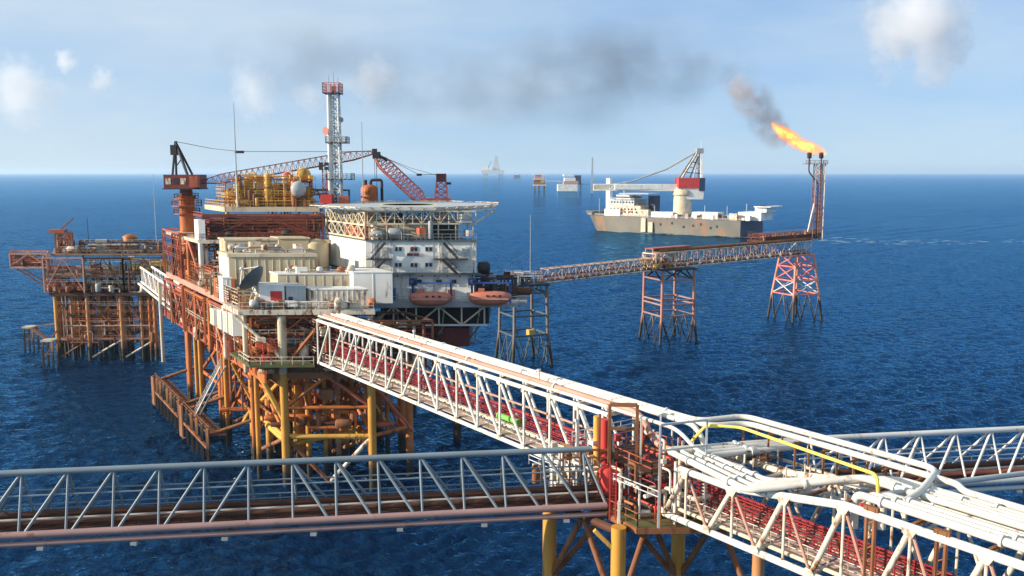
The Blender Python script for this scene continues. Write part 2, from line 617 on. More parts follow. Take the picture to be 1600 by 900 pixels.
for t, z, r, m, lab, cat in [
    (2.5, 22.62, .2, 'deepred', 'red pipe running inside the long white truss bridge, topmost of its rack', 'pipe'),
    (2.75, 21.62, .22, 'deepred', 'deep red pipe on the middle shelf inside the long white bridge', 'pipe'),
    (2.2, 20.85, .18, 'oldwhite', 'thin off-white pipe lying low behind the walkway of the long bridge', 'pipe'),
    (2.3, 23.5, .12, 'primer', 'thin pinkish conduit above the red pipe inside the long bridge', 'conduit')]:
    single(MB().path([BA(s, t, z) for s in (-2, 20, 40, 62.5)], r, 10), 'pipe', m, lab, cat, GP)
for i in range(1, 15):
    s = i * 63.4 / 15
    for z, dz in ((20.1, .45), (26.4, -.45)):
        q = [BA(s - .42, -.24, z), BA(s + .42, -.24, z), BA(s + .2, -.24, z + dz), BA(s - .2, -.24, z + dz)]
        build(MB().add(q + [w_ + TA * .03 for w_ in q], [(0, 1, 2, 3), (7, 6, 5, 4), (0, 4, 5, 1), (1, 5, 6, 2), (2, 6, 7, 3), (3, 7, 4, 0)]), 'gusset_plate', 'oldwhite', br)
g = MB()
g.tube(BA(43.6, 2.0, 21.6), BA(47.2, 2.0, 21.6), .32, 12)
g.tube(BA(43.5, 2.0, 21.6), BA(43.7, 2.0, 21.6), .42, 12)
g.tube(BA(47.1, 2.0, 21.6), BA(47.3, 2.0, 21.6), .42, 12)
single(g, 'pipe_spool', 'brightgreen', 'short bright green flanged pipe spool inside the long white bridge', 'pipe', loc=BA(43.6, 2, 21.6))

# ---- deck pipes on top of it; the fat ones carry on over the junction
def pipe_thing(pts, r, mat, label, group=GP, rad=1.2, cat='pipe', flanges=(), n=14):
    t = thing('pipeline', label, cat, pts[0], group=group)
    build(MB().path(fillet(pts, rad), r, n), 'pipe', mat, t)
    for (a, b, k) in flanges:
        a, b = Vector(a), Vector(b)
        p = a.lerp(b, k); d = (b - a).normalized()
        build(MB().tube(p - d * .09, p + d * .09, r * 1.45, n), 'flange', 'greywhite', t)
    return t
ZP = 27.0
pipe_thing([BA(-3, .75, 26.85), BA(71, .75, 26.85), BA(73.5, .75, 25.4), BA(78, .75, 25.4)], .17, 'whitepipe', 'thin white pipe beside the near top rail of the long bridge')
pipe_thing([BA(-3, 1.38, 26.95), BA(66, 1.38, 26.95), BA(68, 1.38, 24.6), BA(70, 1.38, 24.6)], .27, 'primer', 'dull pink pipe along the middle of the long bridge top', flanges=[(BA(0, 1.38, 26.95), BA(60, 1.38, 26.95), k) for k in (.12, .38, .64, .9)])
farl1 = [BA(-4, 3.45, ZP + .05), BA(70.9, 3.45, ZP + .05), BA(72.3, 7.7, ZP + .1), BA(89.5, 7.7, ZP + .1), BA(90.8, 3.0, ZP - .2), BA(90.8, 1.0, ZP - .4)]
pipe_thing(farl1, .235, 'whitepipe', 'white pipe on the outer far edge of the long bridge and its wide loop', flanges=[(farl1[0], farl1[1], k) for k in (.2, .45, .7, .95)])
farl2 = [BA(-4, 2.9, ZP + .05), BA(72.4, 2.9, ZP + .05), BA(73.6, 6.4, ZP), BA(91.6, 6.4, ZP - .1), BA(92.4, 5.6, ZP - .2), BA(130, 5.6, ZP - .3)]
pipe_thing(farl2, .235, 'whitepipe', 'white pipe second from the far edge of the long bridge, inside the wide loop', flanges=[(farl2[0], farl2[1], k) for k in (.24, .49, .74)])
mb = MB()
for k in range(16):
    s = k * 63.4 / 15
    mb.beam(BA(s, 0, 26.6), BA(s, 3.7, 26.6), .16, .2)
build(mb, 'pipe_sleeper', 'oldwhite', br)
farl3 = [BA(-4, 2.33, ZP + .05), BA(71.5, 2.33, ZP + .05), BA(72.6, 2.5, 25.5), BA(72.6, 2.5, 20.5)]
pipe_thing(farl3, .23, 'whitepipe', 'white pipe third from the far edge of the long bridge, dipping under the yellow pipe', flanges=[(farl3[0], farl3[1], k) for k in (.17, .42, .68)])
# two small vent stubs on the outer pipe
for k, (px, py) in enumerate([(647, 522), (842, 586)]):
    p = PZ(px, py + 6, 27.3)
    m2 = MB().tube(p, p + V(0, 0, 1.0), .09, 8).tube(p + V(0, 0, .75), p + V(0, 0, 1.0), .2, 8)
    single(m2, 'vent_stub', 'whitepipe', ['small white vent stub on the outer pipe near the platform end of the long bridge', 'small white vent stub on the outer pipe near the middle of the long bridge'][k], 'valve', 'vent stubs on the bridge pipes', loc=p)

# ---- the wide bridge that carries on from the junction towards the camera
ZC0 = 20.1
def CB(s, t, z):
    return BA(71.4 + s, t - 1.0, z)
def ztc(s):
    return 24.3 if s < 9.5 else (24.3 + (s - 9.5) / 4.6 * 1.6 if s < 14.1 else 25.9)
bc = thing('truss_bridge', 'broad white truss bridge leaving the junction towards the camera under fat white pipes', 'truss bridge', CB(0, 0, ZC0))
LC, NCB = 56.4, 12
bay = LC / NCB
WC = 6.0
for t in (0, WC):
    mt = 'trusswhite' if t == 0 else 'oldwhite'
    build(MB().path([CB(s * bay, t, ZC0) for s in range(NCB + 1)], .27, 12), 'bottom_chord', mt, bc)
    build(MB().path([CB(1.5, t, ztc(1.5))] + [CB(s * bay + bay / 2, t, ztc(s * bay + bay / 2)) for s in range(NCB)], .29, 12), 'top_chord', mt, bc)
    for i in range(NCB):
        s = i * bay
        member(bc, 'diagonal_brace', CB(s, t, ZC0), CB(s + bay / 2, t, ztc(s + bay / 2)), .2, 'oldwhite', 10)
        member(bc, 'counter_brace', CB(s + bay / 2, t, ztc(s + bay / 2)), CB(s + bay, t, ZC0), .12, 'primer' if t == 0 else 'oldwhite', 8)
        member(bc, 'vertical_post', CB(s + bay / 2, t, ZC0), CB(s + bay / 2, t, ztc(s + bay / 2)), .11, 'oldwhite', 8)
for i in range(NCB + 1):
    member(bc, 'cross_beam', CB(i * bay, 0, ZC0), CB(i * bay, WC, ZC0), .15, 'oldwhite', 8)
    if i < NCB:
        member(bc, 'cross_beam', CB(i * bay + bay / 2, 0, ztc(i * bay + bay / 2)), CB(i * bay + bay / 2, WC, ztc(i * bay + bay / 2)), .15, 'oldwhite', 8)
for i in range(NCB):
    for s, z, dz in ((i * bay, ZC0, .55), (i * bay + bay / 2, ztc(i * bay + bay / 2), -.55)):
        q = [CB(s - .55, -.3, z), CB(s + .55, -.3, z), CB(s + .25, -.3, z + dz), CB(s - .25, -.3, z + dz)]
        build(MB().add(q + [w_ + TA * .03 for w_ in q], [(0, 1, 2, 3), (7, 6, 5, 4), (0, 4, 5, 1), (1, 5, 6, 2), (2, 6, 7, 3), (3, 7, 4, 0)]), 'gusset_plate', 'oldwhite', bc)
mb = MB()
for k in range(NCB):
    p = [CB(k * bay + .1, 1.0, 20.4), CB((k + 1) * bay - .1, 1.0, 20.4), CB((k + 1) * bay - .1, 3.0, 20.4), CB(k * bay + .1, 3.0, 20.4)]
    mb.add(p + [q + V(0, 0, .08) for q in p], [(3, 2, 1, 0), (4, 5, 6, 7), (0, 1, 5, 4), (1, 2, 6, 5), (2, 3, 7, 6), (3, 0, 4, 7)])
build(mb, 'walkway', 'grating', bc)
build(rail_mb([CB(.3, 3.0, 20.48), CB(LC, 3.0, 20.48)], 2.0, .045, .7, 7), 'red_guard', 'deepred', bc)
build(rail_mb([CB(.3, 1.0, 20.48), CB(LC, 1.0, 20.48)], 1.1, .03, 1.6, 2), 'handrail', 'oldwhite', bc)
for t, z, r, m, lab in [
    (3.9, 21.9, .2, 'deepred', 'deep red pipe at the back of the lower level inside the broad bridge'),
    (4.7, 21.3, .30, 'rustred', 'rusty red pipe low at the far side inside the broad bridge'),
    (3.5, 20.75, .24, 'cream', 'cream pipe lying just behind the walkway inside the broad bridge'),
    (4.2, 20.7, .2, 'primer', 'pinkish pipe low beside the cream one inside the broad bridge'),
    (0.55, 20.65, .16, 'cream', 'thin cream pipe along the near lower edge inside the broad bridge')]:
    single(MB().path([CB(s, t, z) for s in (.5, 20, 40, LC + 3)], r, 12), 'pipe', m, lab, 'pipe', 'pipes inside the broad bridge')
GC = 'fat white pipes on top of the broad bridge'
zz = 26.55
mb = MB()
for i in range(3, NCB):
    s = i * bay + bay / 2
    mb.beam(CB(s, -.1, 26.05), CB(s, WC + .1, 26.05), .22, .22)
build(mb, 'pipe_sleeper', 'rust', bc)
for (px, py, h) in [(1372, 800, 4.9), (1480, 838, 4.9)]:
    s = (PZ(px, py, 25.9) - CB(0, 0, 25.9)).dot(EA)
    mb = MB()
    for dx in (-.28, .28):
        mb.beam(CB(s + dx, -.05, ZC0 - .4), CB(s + dx, -.05, 26.4), .16, .28)
    for k in range(7):
        mb.beam(CB(s - .28, -.05, ZC0 + k * .85), CB(s + .28, -.05, ZC0 + k * .85 + .4), .08)
    mb.beam(CB(s - .5, 0, 26.2), CB(s + .5, 0, 26.2), .3, .5)
    build(mb, 'rusty_hanger', 'rust', bc)

# ---- near expansion loop: pipes come across from the far side, run along the near edge, turn back
zl = 25.35
loops = [
    [(1250, 687), (1042, 703), (1168, 766), (1376, 759)],
    [(1246, 691), (1062, 706), (1178, 761.5), (1381, 754)],
    [(1242, 695), (1084, 709), (1188, 757), (1386, 749)],
    [(1238, 699), (1108, 712), (1199, 752), (1391, 744)],
]
t_end = [1.0, 1.62, 2.24, 3.15]
labs = ['outermost white pipe of the near loop, then down the broad bridge beyond its dark gap',
        'second white pipe from outside of the near loop, running on down the broad bridge',
        'third white pipe from outside of the near loop, running on down the broad bridge',
        'innermost white pipe of the near loop, farthest back on the broad bridge']
for k, lp in enumerate(loops):
    pts = [PZ(px, py, zl) for px, py in lp[:3]]
    tk = 4.25 + .56 * k
    pts += [CB(15.0 + .62 * k, tk, zz), CB(LC + 8, tk, zz)]
    pipe_thing(pts, .255, 'whitepipe', labs[k], GC, .75, flanges=[(pts[3], pts[4], .05 + .03 * k), (pts[3], pts[4], .24), (pts[3], pts[4], .42), (pts[2], pts[3], .5), (pts[1], pts[2], .3 + .1 * k), (pts[1], pts[2], .8), (pts[0], pts[1], .5)])
GF = 'white pipes starting beside the near rail of the broad bridge'
for t_, s_, r_, m_, lab in [(1.0, 16.6, .27, 'whitepipe', 'white pipe next to the near top rail of the broad bridge'), (1.68, 17.2, .27, 'whitepipe', 'white pipe second from the near top rail of the broad bridge'), (2.36, 17.8, .27, 'whitepipe', 'white pipe third from the near rail, at the edge of the dark gap'), (3.05, 19, .14, 'oldwhite', 'thin stained pipe lying in the dark gap of the broad bridge')]:
    pipe_thing([CB(s_, t_, zz - 2.4), CB(s_, t_, zz), CB(LC + 8, t_, zz)], r_, m_, lab, GF, .6, flanges=[(CB(s_, t_, zz), CB(LC + 8, t_, zz), k) for k in (.04, .2, .36)])
# grey pipe joining right bridge and the loop
pts = [PZ(1478, 742, 26.6), PZ(1372, 770, 26.6), PZ(1345, 780, 26.4)]
pipe_thing([PZ(1640, 735, 26.0), PZ(1500, 752, 26.4), PZ(1376, 774, 26.5), PZ(1350, 781, 25.6)], .2, 'lightgrey', 'slim grey pipe coming off the right hand bridge onto the broad bridge', 'slim pipes at the loops', .8)
# yellow gas line with a drop leg
yl = [PZ(1080, 690, 25.6), PZ(1104, 664, 27.9), PZ(1158, 668, 27.9), PZ(1371, 742, 27.9), PZ(1372, 776, 26.3)]
pipe_thing(yl, .12, 'brightyellow', 'slender bright yellow pipe crossing above the pipe loops', 'slim pipes at the loops', .5)
# portal supports under the loops
GS = 'pipe supports at the expansion loops'
labs = ['brown portal frame over the pipes at the platform side of the junction', 'slim grey portal frame over the pipes right of the brown one']
for k, (pa, pb, m, w, zt, zb) in enumerate([((953, 632), (996, 633), 'rust', .26, 28.2, 20.0), ((1032, 664), (1105, 656), 'lightgrey', .14, 28.4, 20.0)]):
    a, b = PZ(*pa, zt), PZ(*pb, zt)
    b.z = zt
    mb = MB().beam(V(a.x, a.y, zb), a, w).beam(V(b.x, b.y, zb), b, w).beam(a, b, w * 1.2)
    mb.beam(a - V(0, 0, 2.1), b - V(0, 0, 2.1), w)
    single(mb, 'portal_frame', m, labs[k], 'pipe support', GS, loc=V(a.x, a.y, zb))
far_posts = [(1185, 672), (1218, 682), (1232, 690), (1280, 706), (1304, 714), (1345, 725), (1400, 742)]
sup = thing('pipe_support', 'long rusty frame holding up the wide far pipe loop', 'pipe support', BA(72, 6.8, 24.4), group=GS)
for k in range(7):
    s = 73.5 + k * 2.6
    build(MB().beam(BA(s, 6.1, 24.3), BA(s, 6.1, 26.7), .14).beam(BA(s, 7.9, 24.3), BA(s, 7.9, 26.7), .14).beam(BA(s, 5.6, 26.55), BA(s, 8.1, 26.55), .14), 'post_frame', 'rust', sup)
build(MB().beam(BA(72.5, 6.1, 24.2), BA(91, 6.1, 24.2), .2).beam(BA(72.5, 7.9, 24.2), BA(91, 7.9, 24.2), .2), 'bearer', 'oldwhite', sup)
build(MB().beam(BA(73, 4.8, 23.6), BA(73, 7.9, 24.2), .2).beam(BA(82, 4.8, 23.6), BA(82, 7.9, 24.2), .2).beam(BA(90.5, 4.8, 23.6), BA(90.5, 7.9, 24.2), .2), 'bracket', 'oldwhite', sup)

# ---- triangular bridges to the left and to the right of the junction
def tri_bridge(label, a, b, n, H, W, flip, mat, chord_mat, lab_pipes, mat_pipes):
    """triangular section: two bottom chords, one top chord over the middle"""
    a, b = Vector(a), Vector(b)
    d = (b - a).normalized()
    tt = V(-d.y, d.x, 0)
    L = (b - a).length
    bay = L / n
    P = lambda s, t, z: a + d * s + tt * t + V(0, 0, z)
    r = thing('truss_bridge', label, 'truss bridge', a)
    for t in (0, W):
        build(MB().path([P(0, t, 0), P(L, t, 0)], .3, 12), 'bottom_chord', chord_mat, r)
        build(MB().path([P(0, t, -.72), P(L, t, -.72)], .22, 12), 'lower_tube', chord_mat, r)
    build(MB().path([P(bay * .5, W / 2, H), P(L - bay * .3, W / 2, H)], .26, 12), 'top_chord', mat, r)
    for t in (0, W):
        for i in range(n):
            s = (i + .5) * bay
            member(r, 'vertical_post', P(s, W / 2, H), P(s + .12, t, 0), .1, mat)
            if i < flip:
                if i > 0:
                    member(r, 'diagonal_brace', P(s, W / 2, H), P(s - bay + .45, t, 0), .12, mat)
            elif i < n - 1 or True:
                member(r, 'diagonal_brace', P(s, W / 2, H), P(s + bay * .86, t, 0) if i < n - 1 else P(L, t, 0), .12, mat)
    for i in range(n + 1):
        member(r, 'cross_beam', P(i * bay, 0, 0), P(i * bay, W, 0), .13, chord_mat, 6)
    mb = MB()
    for i in range(n):
        q = [P(i * bay + .05, .5, .15), P((i + 1) * bay - .05, .5, .15), P((i + 1) * bay - .05, W - .5, .15), P(i * bay + .05, W - .5, .15)]
        mb.add(q + [p + V(0, 0, .07) for p in q], [(3, 2, 1, 0), (4, 5, 6, 7), (0, 1, 5, 4), (1, 2, 6, 5), (2, 3, 7, 6), (3, 0, 4, 7)])
    build(mb, 'walkway', 'darkrust', r)
    build(rail_mb([P(.2, W - .55, .2), P(L - .2, W - .55, .2)], 1.2, .035, 2.2, 3), 'handrail', mat, r)
    mb = MB()
    for k in range(2):
        for i in range(n):
            s = (i + .5) * bay
            mb.tube(P(s, W / 2 - .55, H * .62), P(s, W / 2 + .55, H * .62), .06, 6)
    build(mb, 'spreader', mat, r)
    for k, t in enumerate((W * .38, W * .5, W * .62)):
        build(MB().tube(P(.2, t, .42), P(L - .2, t, .42), .13, 8), 'service_pipe', ['grey', 'rust', 'greywhite'][k], r)
    for k, t in enumerate((W / 2 - .6, W / 2 + .6)):
        build(MB().tube(P(.5, t, H * .62), P(L - .5, t, H * .62), .07, 6), 'cable_tray', mat, r)
    for i in range(0, n, 2):
        mb = MB()
        mb.box(P(i * bay, -.1, 0).x - .25, P(i * bay, -.1, 0).x + .25, P(i * bay, -.1, 0).y - .2, P(i * bay, -.1, 0).y + .2, a.z - 1.2, a.z - .95)
        build(mb, 'pipe_shoe', 'grey', r)
    for k, lab in enumerate(lab_pipes):
        t = [.75, W - 1.1, W / 2][k % 3]
        z = [.62, .78, .5][k % 3]
        single(MB().path([P(-.5, t, z), P(L * .5, t, z), P(L + .5, t, z)], [.2, .26, .2][k % 3], 12), 'pipe', mat_pipes[k], lab, 'pipe', 'pipes inside the side bridges')
    return r, P, L
aB, bB = PZ(0, 838, 20.1), PZ(948, 790, 20.1)
dB = (bB - aB).normalized()
tri_bridge('long grey-blue triangular truss bridge coming in from the left', aB - dB * 10.9, bB, 17, 4.45, 3.4, 9, 'bluegrey', 'duskpink',
           ['dark brown pipe on the near side inside the grey-blue bridge', 'second dark brown pipe on the far side inside the grey-blue bridge'], ['darkrust', 'darkrust'])
aD, bD = PZ(1462, 757, 20.4), PZ(1600, 749, 20.4)
dD = (bD - aD).normalized()
tri_bridge('pale triangular truss bridge leaving to the right behind the pipe loops', aD - dD * 13, aD + dD * 40, 15, 4.2, 3.4, 15, 'greywhite', 'lightgrey',
           ['rusty red pipe on the near side inside the pale right hand bridge', 'dark pipe on the far side inside the pale right hand bridge'], ['rustred', 'darkrust'])

# ---- riser junction on four yellow legs
jn = thing('riser_platform', 'small riser junction platform on four legs where the bridges meet', 'platform', V(10, 73, 0))
legs = [PY(859, 803, 76), PY(967, 815, 69.5), PY(1060, 832, 76), PY(1185, 880, 69.5)]
for k, p in enumerate(legs):
    p.z = 19.2
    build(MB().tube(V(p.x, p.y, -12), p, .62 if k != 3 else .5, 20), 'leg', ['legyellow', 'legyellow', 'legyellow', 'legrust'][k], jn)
build(MB().beam(V(legs[1].x - .5, legs[1].y, 17.4), V(legs[1].x - 2.0, legs[1].y, 18.9), .4, .3), 'gusset', 'yellow', jn)
for (i, j) in ((0, 1), (1, 2), (2, 3), (0, 2)):
    p, q = legs[i], legs[j]
    mid = (p + q) / 2
    for e in (p, q):
        member(jn, 'knee_brace', V(e.x, e.y, 11.5), V(mid.x, mid.y, 18.8), .26, 'rust', 10)
    member(jn, 'leg_brace', V(p.x, p.y, 2), V(q.x, q.y, 11), .25, 'rust', 10)
    member(jn, 'girder', V(p.x, p.y, 18.8), V(q.x, q.y, 18.8), .35, 'darkrust', 8)
poly = [BA(60.5, -3.0, 0), BA(71, -3.6, 0), BA(74.5, 1.5, 0), BA(74.5, 6.0, 0), BA(61, 6.0, 0)]
build(MB().prism([(p.x, p.y) for p in poly], 19.0, 19.35), 'deck', 'green', jn)
for k in range(5):
    a_, b_ = poly[k], poly[(k + 1) % 5]
    build(MB().beam(V(a_.x, a_.y, 19.05), V(b_.x, b_.y, 19.05), .25, .5), 'edge_beam', 'rust', jn)
build(rail_mb([p + V(0, 0, 19.35) for p in poly] + [poly[0] + V(0, 0, 19.35)], 1.15, .04, 1.5), 'handrail', 'rust', jn)
poly2 = [BA(62.8, -1.0, 0), BA(70.5, -1.6, 0), BA(71, 4.5, 0), BA(63, 4.5, 0)]
build(MB().prism([(p.x, p.y) for p in poly2], 23.0, 23.15), 'upper_deck', 'darkrust', jn)
build(rail_mb([p + V(0, 0, 23.15) for p in poly2] + [poly2[0] + V(0, 0, 23.15)], 1.15, .035, 1.4), 'handrail', 'rustred', jn)
for (px, z0, z1, w, m) in [(936, 19.3, 27.6, .18, 'rust'), (1000, 19.3, 27.5, .14, 'greywhite'), (1030, 19.3, 27.5, .12, 'greywhite'), (982, 19.3, 24.2, .1, 'greywhite'), (1058, 19.3, 25.5, .12, 'greywhite'), (890, 20, 24.2, .14, 'rust')]:
    p = PY(px, 760, 73.5)
    build(MB().beam(V(p.x, p.y, z0), V(p.x, p.y, z1), w), 'column', m, jn)
build(MB().beam(PY(880, 703, 74.5), PY(955, 703, 74.5), .18).beam(PY(880, 703, 74.5), PY(880, 745, 74.5), .18).beam(PY(955, 703, 74.5), PY(955, 745, 74.5), .18).beam(PY(880, 715, 74.5), PY(955, 715, 74.5), .14), 'gate_frame', 'rust', jn)

tw = thing('ladder_cage', 'bright red caged ladder standing at the front corner of the riser junction', 'ladder', PZ(957, 812, 19.35))
p = PZ(957, 812, 19.35)
mb = MB()
for dx in (-.25, .25):
    mb.beam(p + V(dx, 0, 0), p + V(dx, 0, 5.0), .11)
build(mb, 'stile', 'red', tw)
mb = MB()
for k in range(16):
    mb.beam(p + V(-.25, 0, .3 + k * .3), p + V(.25, 0, .3 + k * .3), .045)
build(mb, 'rung', 'red', tw)
build(MB().beam(p + V(.5, -.2, -.3), p + V(.5, -.2, 1.7), .2), 'base_post', 'white', tw)

mf = thing('pipe_manifold', 'crowded manifold of white, red and yellow pipes standing on the riser junction deck', 'pipe manifold', BA(66, 1.5, 19.35))
r2 = random.Random(5)
spec = []
for k in range(9):
    s, t = 61.5 + r2.random() * 12, -2.0 + r2.random() * 7.5
    spec.append(([BA(s, t, 19.3), BA(s, t, 22.0 + r2.random() * 3.5)], .1 + r2.random() * .13, r2.choice(['whitepipe', 'oldwhite', 'red', 'lightgrey'])))
for k in range(11):
    s, t = 62 + r2.random() * 9, -2.2 + r2.random() * 6
    z = 20 + r2.random() * 4.5
    if k % 2:
        spec.append((fillet([BA(s, t, 19.3), BA(s, t, z), BA(s + 3.5, t, z), BA(s + 3.5, t + 1.5, z)], .4), .12 + r2.random() * .12, r2.choice(['red', 'whitepipe', 'red', 'oldwhite', 'orange'])))
    else:
        spec.append((fillet([BA(s, -2.4, z), BA(s, 4.8, z), BA(s, 4.8, z + 1.5)], .4), .1 + r2.random() * .12, r2.choice(['red', 'whitepipe', 'lightgrey', 'primer', 'orange'])))
for pts, r, m in spec:
    build(MB().path(pts, r, 10), 'pipe', m, mf)
yp = PY(933, 680, 76)
build(MB().tube(V(yp.x, yp.y, 20), PY(933, 650, 76), .32, 14), 'riser', 'yellow', mf)
yp = PY(945, 680, 75)
build(MB().tube(V(yp.x, yp.y, 19.5), PY(945, 655, 75), .42, 14), 'riser', 'red', mf)
yp = PY(948, 770, 73.5)
build(MB().vessel(V(yp.x, yp.y, 19.4), .75, 3.6), 'red_tank', 'red', mf)
for k in range(10):
    s, t, z = 62 + r2.random() * 9, -2.2 + r2.random() * 6, 20.2 + r2.random() * 3.5
    p = BA(s, t, z)
    build(MB().tube(p - V(.3, 0, 0), p + V(.3, 0, 0), .26, 10).tube(p, p + V(0, 0, .6), .05, 6).tube(p + V(0, 0, .58), p + V(0, 0, .64), .28, 12), 'valve', r2.choice(['red', 'oldwhite', 'dark', 'red']), mf)

lr = random.Random(77)
lg = thing('valve_skid', 'cluster of small valves and brackets under the yellow pipe between the pipe loops', 'valve skid', BA(77, 3, 24.6))
for k in range(26):
    s, t = 72.5 + lr.random() * 16, 1.6 + lr.random() * 4.6
    z = 24.4 + lr.random() * .5
    q = lr.random()
    if q < .4:
        build(MB().beam(BA(s, t, 24.2), BA(s, t, z + .9), .1), 'stanchion', lr.choice(['oldwhite', 'greywhite', 'rust', 'oldwhite']), lg)
    elif q < .7:
        build(MB().path(fillet([BA(s, t, z), BA(s + 2.2, t, z), BA(s + 2.2, t + .8, z), BA(s + 2.2, t + .8, z + .8)], .25), .09, 8), 'small_pipe', lr.choice(['whitepipe', 'oldwhite', 'rust', 'lightgrey']), lg)
    else:
        c_ = BA(s, t, z + .3)
        build(MB().tube(c_ - V(.25, 0, 0), c_ + V(.25, 0, 0), .2, 10).tube(c_, c_ + V(0, 0, .55), .04, 6).tube(c_ + V(0, 0, .53), c_ + V(0, 0, .58), .22, 10), 'valve', lr.choice(['oldwhite', 'red', 'rust', 'dark']), lg)
for s in (73.5, 78, 82.5, 87):
    build(MB().beam(BA(s, -.8, 24.15), BA(s, 6.3, 24.15), .2), 'bearer', 'rust', lg)
for k in range(5):
    s = 71 + k * 2.6
    mb = MB().beam(BA(s, -1.6, 24.98), BA(s, 1.4, 24.98), .16, .12)
    single(mb, 'pipe_support', 'rust', ['short rusty bearer under the near loop, first from the junction', 'short rusty bearer under the near loop, second from the junction', 'short rusty bearer in the middle under the near loop', 'short rusty bearer under the near loop, next to its bend', 'short rusty bearer right at the outer bend of the near loop'][k], 'pipe support', GS, loc=BA(s, -1.6, 24.98))
# ================================================================== production platform
PO = V(-38.0, 129.0, 0)
PF, PA_ = V(1, 0.03, 0), V(-0.53, 0.848, 0)        # along the front edge, along the left edge away from the camera
def PP(u, v, z):
    return PO + PF * u + PA_ * v + V(0, 0, z)
def sk(mb, u0, u1, v0, v1, z0, z1):
    return mb.prism([PP(u0, v0, 0)[:2], PP(u1, v0, 0)[:2], PP(u1, v1, 0)[:2], PP(u0, v1, 0)[:2]], z0, z1)
def SK(*a):
    return sk(MB(), *a)

pl = thing('production_platform', 'large rusty production platform with several decks on orange and yellow legs', 'oil platform', PP(10, 30, 0))
LEG = {}
for i, u in enumerate((4.5, 17.6)):
    for j, v in enumerate((1.6, 19, 37, 55)):
        col = 'legyellow' if (j == 0 or (i, j) == (0, 1)) else 'legorange'
        z1 = 18
        LEG[(i, j)] = (u, v)
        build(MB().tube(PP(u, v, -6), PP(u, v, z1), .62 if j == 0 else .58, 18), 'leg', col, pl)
for (x, y) in ((-9.8, 154.6), (-24, 156), (-33, 176), (-20, 174)):
    build(MB().tube(V(x, y, -6), V(x, y, 22), .75, 16), 'leg', 'legorange', pl)
r3_ = random.Random(30)
def pbrace(a, b, r=.36, m='orange'):
    member(pl, 'leg_brace', PP(*a), PP(*b), r, m, 10)
for i, u in enumerate((4.5, 17.6)):
    vs_ = (1.6, 19, 37, 55)
    for j in range(3):
        m = 'orange' if i else ('yellow' if j == 0 else 'orange')
        pbrace((u, vs_[j], 8.2), (u, vs_[j + 1], 8.2), .36, m)
        pbrace((u, vs_[j], 17.3), (u, vs_[j + 1], 8.4), .34, m)
        pbrace((u, vs_[j + 1], 17.3), (u, vs_[j], 8.4), .3, 'rust' if j else 'orange')
        pbrace((u, vs_[j], 8), (u, vs_[j + 1], 1), .34, 'rust')
for j, v in enumerate((1.6, 19, 37, 55)):
    pbrace((4.5, v, 8.2), (17.6, v, 8.2), .38, 'yellow' if j == 0 else 'orange')
    pbrace((4.5, v, 12.7), (17.6, v, 12.7), .3, 'orange')
    pbrace((4.5, v, 8.2), (11, v, 1.0), .34, 'rust')
    pbrace((17.6, v, 8.2), (11, v, 1.0), .34, 'oldwhite' if j == 0 else 'rust')
    pbrace((11, v, 17.5), (4.5, v, 12.7), .28, 'orange')
    pbrace((11, v, 17.5), (17.6, v, 12.7), .28, 'rustred')
    pbrace((17.6, v, 8.2), (26, v + 6, 8.2), .34, 'orange')
    pbrace((17.6, v, 16.5), (25, v + 3, 8.2), .3, 'rustred')
pbrace((4.5, 1.6, 10.5), (1.2, 1.6, 17.4), .42, 'yellow')
for j, v in enumerate((8, 14, 27, 33, 46, 62)):
    build(MB().tube(PP(2.2 + (j % 2), v, -6), PP(2.2 + (j % 2), v, 18), .4, 12), 'leg', 'legorange' if j % 2 else 'legyellow', pl)
for k in range(16):
    u, v = 4 + r3_.random() * 20, 2 + r3_.random() * 36
    z = 7 + r3_.random() * 3
    pbrace((u, v, z), (u + r3_.uniform(-6, 6), v + r3_.uniform(-2, 8), 17.4), .22, r3_.choice(['orange', 'rustred', 'rust', 'orange', 'yellow']))
pbrace((4.5, 1.6, 6.8), (17.6, 10, 6.8), .36, 'yellow')
pbrace((11, 10, 8.2), (11, 10, 17.5), .4, 'legorange')
for (u, v) in ((26, 8), (26, 24), (24, 42)):
    build(MB().tube(PP(u, v, -6), PP(u, v, 18), .6, 14), 'leg', 'legorange', pl)
r3 = random.Random(3)
for k in range(14):
    u, v = 7 + r3.random() * 9, 6 + r3.random() * 26
    build(MB().tube(PP(u, v, -6), PP(u, v, 18), .32 + r3.random() * .14, 12), 'conductor', r3.choice(['legorange', 'legrust', 'legorange', 'legyellow']), pl)
def jb(p0, p1, d0, d1, r, m):
    member(pl, 'leg_brace', PY(*p0, d0), PY(*p1, d1), r, m, 10)
jb((345, 640), (632, 640), 150, 150, .42, 'orange')
jb((400, 628), (600, 630), 140, 142, .34, 'rustred')
jb((418, 664), (450, 692), 137, 130.3, .45, 'yellow')
jb((545, 660), (578, 692), 140, 131.5, .45, 'yellow')
jb((450, 655), (545, 652), 131, 140, .34, 'orange')
jb((450, 680), (575, 684), 131, 132, .3, 'yellow')
jb((560, 590), (625, 640), 133, 150, .3, 'orange')
jb((600, 600), (630, 690), 148, 150, .3, 'rustred')
jb((380, 600), (352, 665), 150, 158, .32, 'orange')
jb((410, 610), (380, 660), 142, 148, .3, 'yellow')
jb((470, 600), (500, 690), 134, 136, .24, 'rust')
